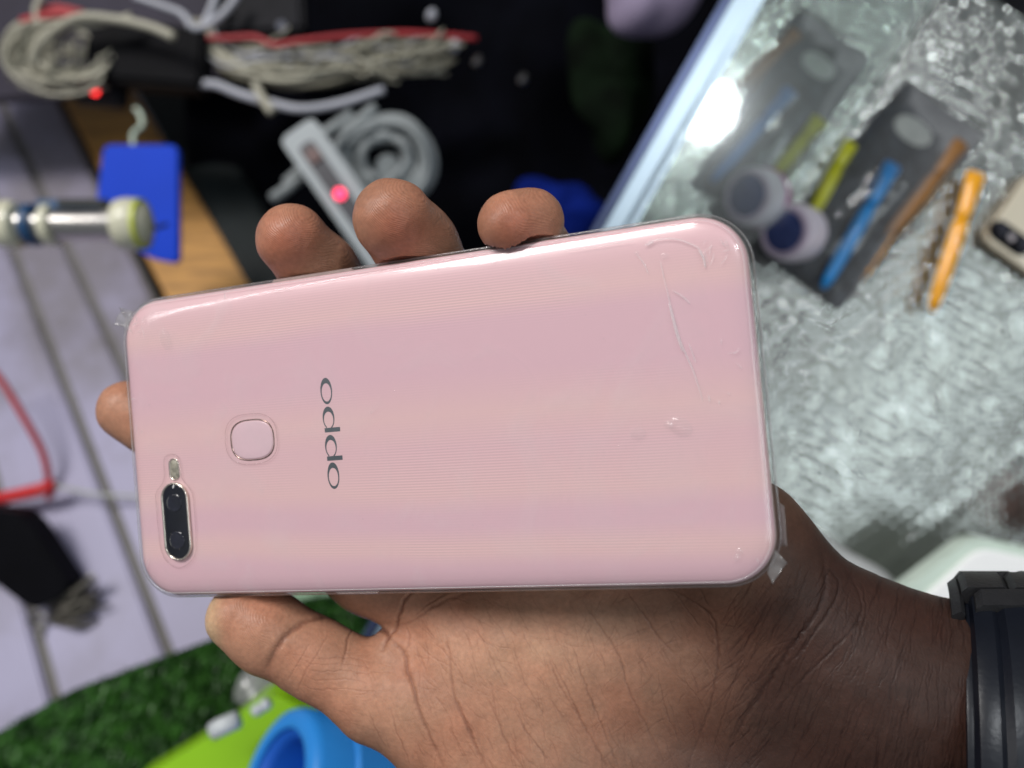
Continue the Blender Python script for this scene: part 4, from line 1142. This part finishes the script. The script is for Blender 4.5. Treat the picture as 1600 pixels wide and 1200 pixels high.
for i in range(46):
    x0, y0 = 78 + r.uniform(-8, 16), 958 + r.uniform(-20, 20); a_ = r.uniform(-.75, .35); L2 = r.uniform(38, 84)
    p = [P(x0, y0, .505), P(x0 + L2 * .5 * math.cos(a_), y0 + L2 * .5 * math.sin(a_) - 3, .500 - r.uniform(0, .01)), P(x0 + L2 * math.cos(a_ - .15), y0 + L2 * math.sin(a_ - .15), .503 + r.uniform(-.006, .006))]
    tube("wire_end", p, .0008 + r.random() * .0005, M_wire, fw, 5, smooth_n=3)
for x, y in ((58, 960), (68, 968), (62, 985), (142, 906)):
    c0 = P(x, y, .497); tube("metal_loop", [c0 + Vector((.0034 * math.cos(g), .0034 * math.sin(g), .001 * math.sin(g))) for g in [k * math.pi / 8 for k in range(16)]], .0009, M_steel, fw, 6, closed=True)
tube("wire_sleeve", [P(-20, 1000, .51), P(20, 985, .508), P(62, 968, .505)], .0045, mat_new("sleeve_grey", srgb(70, 66, 68), rough=.6, var=.2), fw, 10)
rs = tube("red_wire", [P(108, 985, .52), P(116, 1020, .522), P(128, 1048, .525), P(136, 1072, .53)], .0026, mat_new("brown_red_wire", srgb(140, 52, 50), rough=.5, var=.15), None, 8, smooth_n=5)
finish(rs, "short brownish red wire hanging below the frayed wire ends", "wire")
ti = tube("copper_terminal", [P(160, 928, .53), P(185, 922, .53), P(212, 914, .53)], [.0012, .0026, .0030], mat_new("copper", srgb(150, 105, 82), rough=.4, metal=.4, var=.15), None, 8)
finish(ti, "small copper coloured terminal on the board near the lower corner of the phone", "terminal")

# ------------------------------------------------------------------ artificial grass mat
M_grass = bpy.data.materials.new("plastic_grass"); M_grass.use_nodes = True
t = NT(M_grass); tc = t.add('ShaderNodeTexCoord'); nz = t.add('ShaderNodeTexNoise', i_Scale=120.0, i_Detail=3.0); t.link(tc.outputs['Object'], nz.inputs['Vector'])
rp = t.add('ShaderNodeValToRGB'); rp.color_ramp.elements[0].position = .35; rp.color_ramp.elements[0].color = (.014, .055, .010, 1); rp.color_ramp.elements[1].position = .70; rp.color_ramp.elements[1].color = (.075, .25, .035, 1)
t.link(nz.outputs['Fac'], rp.inputs[0]); t.link(rp.outputs[0], t.bsdf.inputs['Base Color']); t.bsdf.inputs['Roughness'].default_value = .4
gm_poly = [(-160, 1215), (0, 1143), (110, 1080), (220, 1040), (330, 1000), (460, 940), (700, 900), (760, 1400), (-160, 1400)]
gb = prism("grass_backing", [P(x, y, .452) for x, y in gm_poly], (0, 0, -.004), mat_new("grass_backing_green", (.006, .020, .006, 1), rough=.8, var=.2), None, .001); finish(gb, kind='structure')
def in_poly(x, y, poly):
    c = False; j = len(poly) - 1
    for i in range(len(poly)):
        xi, yi = poly[i]; xj, yj = poly[j]
        if (yi > y) != (yj > y) and x < (xj - xi) * (y - yi) / (yj - yi) + xi: c = not c
        j = i
    return c
V = []; Fc = []
while len(Fc) < 33000:
    x, y = r.uniform(-160, 700), r.uniform(930, 1400)
    if not in_poly(x, y, gm_poly): continue
    if y > 1260 and r.random() < .6: continue
    p = P(x, y, .4518); a_ = r.uniform(0, 6.28); hgt = r.uniform(.005, .010); ln_ = r.uniform(.001, .005); w_ = .0005
    s = Vector((math.cos(a_ + 1.57), math.sin(a_ + 1.57), 0)) * w_; d_ = Vector((math.cos(a_), math.sin(a_), 0))
    k = len(V); p1 = p + d_ * ln_ * .4 + Vector((0, 0, hgt * .6)); p2 = p + d_ * ln_ * 1.4 + Vector((0, 0, hgt))
    V += [tuple(p - s), tuple(p + s), tuple(p1 + s), tuple(p1 - s), tuple(p2)]
    Fc += [[k, k + 1, k + 2, k + 3], [k + 3, k + 2, k + 4]]
gr = put("grass", V, Fc, M_grass, None, False); finish(gr, "short dark green artificial grass mat in the lower left corner", "grass", kind='stuff')

# ------------------------------------------------------------------ lime tray, blue ring, white clips at the bottom
M_limep = mat_new("lime_plastic", srgb(150, 205, 30), rough=0.3, coat=0.3, var=0.04, vscale=30)
M_skyblue = mat_new("sky_blue_plastic", srgb(42, 138, 222), rough=0.42, var=0.04, vscale=30)
M_deepblue = mat_new("deep_blue_plastic", srgb(14, 88, 190), rough=0.5, var=0.05, vscale=30)
lt = prism("lime_tray", [P(x, y, .38) for x, y in rounded([(200, 1228), (345, 1140), (405, 1092), (440, 1090), (600, 1180), (640, 1330), (200, 1330)], 10)], (0, 0, -.02), M_limep, None, .003, 3)
finish(lt, "glossy lime green tray poking in at the bottom edge", "tray")
br = thing("blue_ring", "sky blue plastic ring with deep blue hollow lying on the lime tray", "ring", P(475, 1210, .35))
rc0 = P(428, 1232, .335); rax = Vector((.74, -.42, -.52)).normalized()
def ringpart(name, prof, mat, parent):
    """closed section (t along the axis, radius) turned about the ring's axis"""
    u_, v_ = frame_dir(rax); n = 72; V = []; Fc = []; m = len(prof)
    for k in range(n):
        g = 2 * math.pi * k / n
        for tt, rr in prof: V.append(tuple(rc0 + rax * tt + (u_ * math.cos(g) + v_ * math.sin(g)) * rr))
    for k in range(n):
        j = (k + 1) % n
        for i in range(m):
            l = (i + 1) % m; Fc.append([k * m + i, j * m + i, j * m + l, k * m + l])
    return sharp_by_angle(put(name, V, Fc, mat, parent), 40)
ringpart("outer_band", [(.0, .0300), (.0012, .0318), (.004, .0328), (.018, .0340), (.019, .0356), (.046, .0356), (.046, .030), (.0, .0240), (-.0008, .0262)], M_skyblue, br)
ringpart("inner_band", [(.002, .0238), (.046, .0238), (.046, .0200), (.006, .0200), (.003, .0215)], M_deepblue, br)
lathe("hollow_floor", rc0 + rax * .038, rc0 + rax * .06, [(0, .0199), (.001, .0199)], M_deepblue, br, 40)
M_clipw = mat_new("frosted_white_plastic", srgb(214, 220, 224), rough=.35, var=.05, trans=0.15)
for i, pts in enumerate((([(332, 1143), (345, 1136), (372, 1124)]), ([(408, 1108), (416, 1100), (420, 1096)]), ([(396, 1113), (402, 1109), (408, 1108)]))):
    o = tube("white_clip", [P(x, y, .355) for x, y in pts], [.0040, .0042, .0040] if i == 0 else [.0022, .0028, .0024], M_clipw, None, 10)
    finish(o, ["frosted white stick lying on the edge of the lime tray", "upper clear white clip next to the blue ring", "smaller lower clear white clip next to the blue ring"][i], "clip", "white clips on the lime tray")
M_bagclear = mat_clear("clear_bag", tint=(.96, .97, .97, 1), rough=.2, base=.15, bump=.6, bscale=90, haze=.25)
cloth_lump("clear_bag", P(640, 1190, .40), .034, .022, .012, M_bagclear, "crumpled clear plastic bag showing below the thumb ball beside the blue ring", "bag", 9, .25)
cloth_lump("clear_wrap", P(405, 1075, .42), .012, .012, .006, M_bagclear, "small crumpled clear wrap between the grass mat and the thumb", "plastic wrap", 19, .25)
lg = cloth_lump("green_box", P(540, 960, .50), .040, .022, .010, mat_new("pale_green_plastic", srgb(130, 165, 135), rough=.5, var=.25, vscale=60), "pale green packet glimpsed in the gap between thumb and index finger", "packet", 12, .2)

# ------------------------------------------------------------------ display counter on the right
ZF = H - .46                  # foil level
def Fp(px, py, z): d = H - z; return P(px, py, d)
e_dir = (P(920, 366, .38) - P(1127, 0, .38)).normalized(); v_dir = Vector((-e_dir.y, e_dir.x, 0)); 
if v_dir.x < 0: v_dir = -v_dir
M_foilb = bpy.data.materials.new("embossed_foil"); M_foilb.use_nodes = True
t = NT(M_foilb); b = t.bsdf; tc = t.add('ShaderNodeTexCoord')
b.inputs['Metallic'].default_value = .86
nr = t.add('ShaderNodeTexNoise', i_Scale=230.0, i_Detail=2.0); t.link(tc.outputs['Object'], nr.inputs['Vector'])
mrr = t.add('ShaderNodeMapRange'); mrr.inputs['From Min'].default_value = .36; mrr.inputs['From Max'].default_value = .60; mrr.inputs['To Min'].default_value = .07; mrr.inputs['To Max'].default_value = .22
t.link(nr.outputs['Fac'], mrr.inputs['Value']); t.link(mrr.outputs[0], b.inputs['Roughness'])
nz = t.add('ShaderNodeTexNoise', i_Scale=26.0, i_Detail=4.0); t.link(tc.outputs['Object'], nz.inputs['Vector'])
rp = t.add('ShaderNodeValToRGB'); rp.color_ramp.elements[0].position = .3; rp.color_ramp.elements[0].color = (.33, .34, .32, 1); rp.color_ramp.elements[1].position = .7; rp.color_ramp.elements[1].color = (.37, .385, .37, 1)
t.link(nz.outputs['Fac'], rp.inputs[0]); t.link(rp.outputs[0], b.inputs['Base Color'])
vo = t.add('ShaderNodeTexVoronoi'); vo.inputs['Scale'].default_value = 520.0; t.link(tc.outputs['Object'], vo.inputs['Vector'])
bm_ = t.add('ShaderNodeBump'); bm_.inputs['Strength'].default_value = .04; bm_.inputs['Distance'].default_value = .0001
t.link(vo.outputs['Distance'], bm_.inputs['Height']); t.link(bm_.outputs[0], b.inputs['Normal'])

M_alu = mat_new("aluminium_frame", (0.44, 0.54, 0.62, 1), rough=0.36, metal=0.75, var=0.08, vscale=14)
M_aludark = mat_new("blue_grey_edge", srgb(70, 80, 112), rough=0.3, metal=0.5, var=0.1)
corner = P(1127, 0, .38)
counter = thing("display_counter", "glass display counter with bright aluminium edge and embossed foil lining", "display counter", Vector((corner.x, corner.y, ZF)))
foil_org = Vector((corner.x, corner.y, 0)) - e_dir * .12 + v_dir * .012
nu, nv_ = 640, 430; du = .0009
I, J = np.meshgrid(np.arange(nu), np.arange(nv_), indexing='ij')
U = I * du; Vv = J * du
# rows of small dents
row = .0050; cellx = .0068
th_ = math.radians(33)
uu = U * math.cos(th_) + Vv * math.sin(th_); vv = -U * math.sin(th_) + Vv * math.cos(th_)
ri = np.floor(vv / row); sh = (ri % 2) * .5 + .25 * vnoise(ri, ri * 0, .37, 31)
fu = (uu / cellx + sh) % 1 - .5; fv = (vv / row) % 1 - .5
ci = np.floor(uu / cellx + sh)
amp = .75 + .45 * vnoise(ci * 1.7, ri * 1.3, .91, 33)
hz = .00085 * amp * np.exp(-((fu / .30) ** 2 + (fv / .27) ** 2)) + .00009 * vnoise(U, Vv, 1 / .010, 34) + .00003 * vnoise(U, Vv, 1 / .0035, 35) + .0008 * vnoise(U, Vv, 1 / .07, 36)
# a fold that runs up to the right near the white tray
fa, fb = Fp(1380, 885, ZF), Fp(1610, 700, ZF); fd = (fb - fa).normalized(); fn = Vector((-fd.y, fd.x, 0))
WX = foil_org.x + U * e_dir.x + Vv * v_dir.x; WY = foil_org.y + U * e_dir.y + Vv * v_dir.y
sd = (WX - fa.x) * fn.x + (WY - fa.y) * fn.y
hz += .0005 * np.exp(-(sd / .0050) ** 2) - .0001 * np.exp(-((sd + .006) / .003) ** 2)
V = np.stack([WX, WY, ZF + hz], -1).reshape(-1, 3)
k = (I[:-1, :-1] * nv_ + J[:-1, :-1]).ravel()
Fc = np.stack([k, k + nv_, k + nv_ + 1, k + 1], 1)
if (e_dir.cross(v_dir)).z < 0: Fc = Fc[:, ::-1]
foil = put("foil_lining", V, Fc, M_foilb, counter, True)
# cabinet base and side under the foil
def ev(u, v, z): p = Vector((corner.x, corner.y, 0)) + e_dir * u + v_dir * v; return Vector((p.x, p.y, z))
prism("cabinet", [ev(-.17, .006, ZF - .004), ev(.49, .006, ZF - .004), ev(.49, .50, ZF - .004), ev(-.17, .50, ZF - .004)], (0, 0, -.28), M_greyp, counter, .002)
ZT = H - .375
wfr = .0150
prism("frame_edge", [ev(-.17, 0, ZT), ev(.49, 0, ZT), ev(.49, .0045, ZT), ev(-.17, .0045, ZT)], (0, 0, -.012), M_aludark, counter, .0015)
prism("frame_bar", [ev(-.17, .0048, ZT + .0005), ev(.49, .0048, ZT + .0005), ev(.49, .0048 + wfr * .62, ZT + .0005), ev(-.17, .0048 + wfr * .62, ZT + .0005)], (0, 0, -.014), M_alu, counter, .003, 4)
prism("frame_lip", [ev(-.17, .0145, ZT - .002), ev(.49, .0145, ZT - .002), ev(.49, .0175, ZT - .002), ev(-.17, .0175, ZT - .002)], (0, 0, -.010), M_alu, counter, .001, 2)
prism("side_pane", [ev(-.17, .002, ZT - .013), ev(.49, .002, ZT - .013), ev(.49, .006, ZT - .013), ev(-.17, .006, ZT - .013)], (0, 0, -(ZT - .013 - ZF)), M_aludark, counter)
M_pane = mat_clear("counter_glass", tint=(.93, .965, .95, 1), rough=.05, base=.015, ior=1.5, smear=.42)
M_paneedge = mat_clear("glass_edge_green", tint=(.62, .80, .74, 1), rough=.1, base=.06, haze=.25)
g_a, g_b = P(1458, 0, .40), P(1218, 372, .40)
ge = (g_b - g_a).normalized()
zp = H - .40
A0 = ev(-.17, .0175, zp); 
def on_edge(s): p = g_a + ge * s; return Vector((p.x, p.y, zp))
top = [ev(-.10, .0176, zp), ev(.25, .0176, zp), on_edge(.112), on_edge(-.10)]
pane = prism("glass_pane", top, (0, 0, -.005), M_pane, counter, 0, smooth=False)
gd = Vector((-ge.y, ge.x, 0)); gd = gd if gd.x > 0 else -gd
q0, q1 = on_edge(-.10), on_edge(.112)
prism("pane_edge", [q0 + gd * .0001, q1 + gd * .0001, q1 + gd * .0014, q0 + gd * .0014], (0, 0, -.005), M_paneedge, counter, .0003)

# ------------------------------------------------------------------ tool packs, loose tools
M_pack = mat_new("dark_backing_card", (0.030, 0.034, 0.042, 1), rough=.5, spec=.3, var=.95, vscale=110, bump=.3, bscale=160)
M_packpale = mat_new("pale_hang_hole", srgb(200, 202, 194), rough=.45, var=.12, vscale=200)
M_blister = mat_clear("pack_film", tint=(.94, .95, .96, 1), rough=.10, base=.03, bump=.55, bscale=130, haze=.05)
M_tblue = mat_new("blue_tool_plastic", srgb(30, 140, 215), rough=.28, coat=.4, var=.08, vscale=60)
M_tyel = mat_new("yellow_tool_plastic", srgb(205, 205, 30), rough=.3, coat=.3, var=.08, vscale=60)
M_tora = mat_new("orange_tool_plastic", srgb(240, 166, 20), rough=.25, coat=.5, var=.08, vscale=60)
M_tdull = mat_new("amber_tool_plastic", srgb(140, 98, 52), rough=.4, var=.12, vscale=60)
M_loupe = mat_new("white_loupe_plastic", srgb(238, 228, 240), rough=.35, var=.04)
M_pinkp = mat_new("magenta_plastic", srgb(190, 90, 160), rough=.35, var=.06)
M_lensb = mat_new("dark_blue_lens", srgb(66, 76, 122), rough=.06, coat=1, var=.25, vscale=140)
def pack(poly, d, lab, hole, hr, grp="tool packs lying in the glass counter"):
    c = P(sum(p[0] for p in poly) / 4, sum(p[1] for p in poly) / 4, d)
    th = thing("tool_pack", lab, "tool pack", c, group=grp)
    prism("backing_card", [P(x, y, d) for x, y in rounded(poly, 8, 4)], (0, 0, -.0016), M_pack, th, .0004)
    # hang hole
    a_ = math.atan2(-(poly[1][1] - poly[0][1]), poly[1][0] - poly[0][0]); cc = P(*hole, d - .0006)
    V = [(cc + Matrix.Rotation(a_, 3, 'Z') @ Vector((hr * .0125 * math.cos(g) * (1 if abs(math.cos(g)) < .7 else .95), hr * .0070 * math.sin(g), 0))) for g in [k * math.pi / 14 for k in range(28)]]
    prism("hang_hole", V, (0, 0, -.0012), M_packpale, th)
    # film cover: slightly domed sheet
    n = 14; V = []; Fc = []; A, B, Cc, D = [P(x, y, d - .0005) for x, y in poly]
    for i in range(n):
        for j in range(n):
            s, t_ = i / (n - 1), j / (n - 1); p = A * (1 - s) * (1 - t_) + B * s * (1 - t_) + Cc * s * t_ + D * (1 - s) * t_
            p.z += .011 * (math.sin(math.pi * s) * math.sin(math.pi * t_)) ** .6 + .0006 * math.sin(i * 2.1 + j * 1.3); V.append(tuple(p))
    for i in range(n - 1):
        for j in range(n - 1):
            k = i * n + j; Fc.append([k, k + n, k + n + 1, k + 1])
    put("film_cover", V, Fc, M_blister, th)
    return th
pB = pack([(1415, 126), (1541, 212), (1312, 486), (1186, 392)], .4575, "dark tool pack with pale hang hole lying on the foil, nearer the loose orange tool", (1427, 204), 1.0)
pA_mirror = pack([(1248, 10), (1362, 92), (1200, 330), (1078, 290)], .4565, "reflection of the dark tool pack, built as a copy under the glass pane, nearer the aluminium counter edge", (1279, 102), .9)  # solid copy standing in for the lower pack's mirror reflection
def tool(a_px, b_px, d, mat, lab, w=1.0, cat="pry tool", grp="pry tools in the glass counter", mid=None, head=True):
    a, b = P(*a_px, d), P(*b_px, d); L = (b - a).length; dr = (b - a).normalized(); nr = Vector((-dr.y, dr.x, 0)); up = Vector((0, 0, 1))
    th = thing("pry_tool", lab, cat, (a + b) / 2, group=grp)
    secs = [(0, .0036, .0012), (.03, .0042, .0018), (.12, .0036, .0026), (.30, .0030, .0030), (.34, .0026, .0026)]
    secs2 = [(.34, .0026, .0026), (.40, .0033, .0031), (.75, .0031, .0030), (.92, .0026, .0022), (1.0, .0012, .0007)]
    def sweep(name, sc_, m_):
        V = []; Fc = []; n = 12
        for s, wx, hz_ in sc_:
            c = a + dr * (L * s)
            for k in range(n):
                g = 2 * math.pi * k / n; V.append(tuple(c + nr * (w * wx * math.cos(g)) + up * (w * hz_ * math.sin(g))))
        for i in range(len(sc_) - 1):
            for k in range(n):
                l = (k + 1) % n; Fc.append([i * n + k, (i + 1) * n + k, (i + 1) * n + l, i * n + l])
        Fc.append([k for k in range(n)]); Fc.append([(len(sc_) - 1) * n + k for k in range(n)][::-1])
        return put(name, V, Fc, m_, th)
    sweep("flat_head", secs, mat); sweep("handle", secs2, mid or mat)
    return th
tool((1396, 256), (1286, 450), .449, M_tblue, "bright blue pry tool lying on the lower tool pack", 1.3)
tool((1236, 140), (1112, 284), .449, mat_new("blue_tool_reflection", srgb(40, 110, 180), rough=.4, var=.1), "reflection of the blue pry tool, built as a duller copy under the glass pane next to the lamp reflection", 1.2)  # added as the blue tool's reflection, dulled in its colour
tool((1328, 222), (1268, 338), .448, M_tyel, "yellow pry tool leaning on the front loupe", 1.25)
tool((1282, 186), (1210, 272), .448, mat_new("yellow_tool_reflection", srgb(168, 168, 52), rough=.4, var=.1), "reflection of the yellow pry tool, built as a dull copy under the glass pane behind the rear loupe", 1.2)  # yellow tool's reflection, modelled as a duller second tool
tool((1503, 222), (1385, 372), .453, M_tdull, "amber brown pry tool inside the right edge of the lower tool pack", 1.2, mid=M_tdull)
tool((1246, 50), (1160, 130), .453, M_tdull, "reflection of the amber pry tool, built as a copy at the top end of the upper tool pack", 1.1, mid=M_tdull)  # amber tool's mirror image put in as another tool
tool((1526, 270), (1456, 486), .449, M_tora, "loose bright orange pry tool lying alone on the foil", 1.35)
def loupe(cx, cy, lab, s, accent):
    c = P(cx, cy, .432); th = thing("loupe", lab, "loupe", c, group="loupes in the glass counter")
    axis = Vector((.62, .06, -.55)).normalized(); b = c + axis * .05
    lathe("barrel", c, b, [(0, .0122 * s), (.0004, .0150 * s), (.003, .0158 * s), (.012, .0160 * s), (.0185, .0150 * s), (.0195, .0120 * s)], M_loupe, th, 40)
    lathe("lens", c - axis * .0024, b, [(0, .0010), (.0002, .007 * s), (.0010, .0108 * s), (.0018, .0113 * s)], M_lensb, th, 36)
    lathe("lens_rim", c - axis * .0016, b, [(.0006, .0112 * s), (.0, .0116 * s), (.0, .0130 * s), (.0016, .0134 * s), (.0016, .0108 * s)], mat_new("loupe_rim", srgb(196, 176, 196), rough=.3, var=.1), th, 36)
    if accent: lathe("magenta_band", c + axis * .0125, b, [(0, .0160 * s), (.0002, .0166 * s), (.0045, .0160 * s), (.0048, .0150 * s)], M_pinkp, th, 36)
loupe(1226, 362, "front white loupe with dark blue lens beside the yellow pry tool", 1.0, False)
loupe(1168, 306, "rear reflection of the loupe, built as a lilac copy with magenta band half under the glass pane", 1.0, True)  # mirror image of the front loupe, added as a solid one

# beige phone at the right edge
M_beige = mat_new("beige_glass_back", srgb(206, 198, 178), rough=.22, coat=.6, var=.02, vscale=20)
M_goldf = mat_new("gold_frame", srgb(170, 158, 140), rough=.25, metal=.7, var=.05)
bp = thing("beige_phone", "beige smartphone with black twin camera lying at the right edge on the foil", "smartphone", P(1600, 380, .45))
Q = [(1529, 372), (1606, 262), (1800, 396), (1722, 508)]
prism("frame", [P(x, y, .4525) for x, y in rounded(Q, 26, 8)], (0, 0, -.0065), M_goldf, bp, .002, 3)
Qi = [(1536, 373), (1607, 270), (1792, 397), (1721, 499)]
prism("back_panel", [P(x, y, .4515) for x, y in rounded(Qi, 22, 8)], (0, 0, -.003), M_beige, bp, .0008, 2)
ax_ = Vector((56, 40)).normalized(); nx = Vector((-ax_.y, ax_.x)); cc = Vector((1579, 371))
def pill_px(hl, r_, n=10):
    out = []
    for k in range(n + 1): g = -math.pi / 2 + math.pi * k / n; out.append(cc + ax_ * (hl + r_ * math.cos(g)) + nx * (r_ * math.sin(g)))
    for k in range(n + 1): g = math.pi / 2 + math.pi * k / n; out.append(cc + ax_ * (-hl + r_ * math.cos(g)) + nx * (r_ * math.sin(g)))
    return out
cmod = prism("camera_bump", [P(p.x, p.y, .4500) for p in pill_px(20, 16)], (0, 0, -.002), M_blackp, bp, .0005)
for s_ in (-1, 1):
    p = cc + ax_ * (20 * s_); lathe("lens", P(p.x, p.y, .4500), P(p.x, p.y, .44), [(0, .0048), (.0005, .0048), (.0006, .0036), (.0008, .001)], M_lens, cmod, 20)
p = cc; lathe("flash", P(p.x, p.y, .4500), P(p.x, p.y, .44), [(0, .0024), (.0006, .0022)], mat_new("flash_grey", srgb(170, 165, 170), rough=.2, var=.1), cmod, 16)

# white glossy tray and a small red thing behind it
M_whitep = mat_new("glossy_white", srgb(253, 254, 254), rough=.2, coat=.5, var=.01)
M_rim = mat_new("pale_green_rim", srgb(200, 216, 204), rough=.3, coat=.3, var=.03)
wt = thing("white_tray", "glossy white rounded tray with pale green rim under the watch", "tray", P(1560, 920, .40))
prism("rim", [P(x, y, .405) for x, y in rounded([(1395, 934), (1522, 838), (1720, 880), (1720, 1200), (1395, 1200)], 26, 8)], (0, 0, -.012), M_rim, wt, .003, 3)
prism("tray_top", [P(x, y, .402) for x, y in rounded([(1432, 946), (1532, 856), (1720, 896), (1720, 1200), (1432, 1200)], 24, 8)], (0, 0, -.006), M_whitep, wt, .002, 3)
rd = cloth_lump("red_pouch", P(1650, 806, .44), .010, .016, .012, mat_new("brick_red_cloth", srgb(150, 78, 66), rough=.6, var=.15), "small brick red pouch at the right edge above the white tray", "pouch", 5, .2)
M_bagw = mat_clear("pale_bag", tint=(.97, .98, .98, 1), rough=.3, base=.1, bump=.7, bscale=70, haze=.45)
cloth_lump("white_wrap", P(1310, 880, .42), .036, .010, .010, M_bagw, "crumpled pale plastic wrap lying along the wrist on the foil", "plastic wrap", 15, .25, rot=-.55)
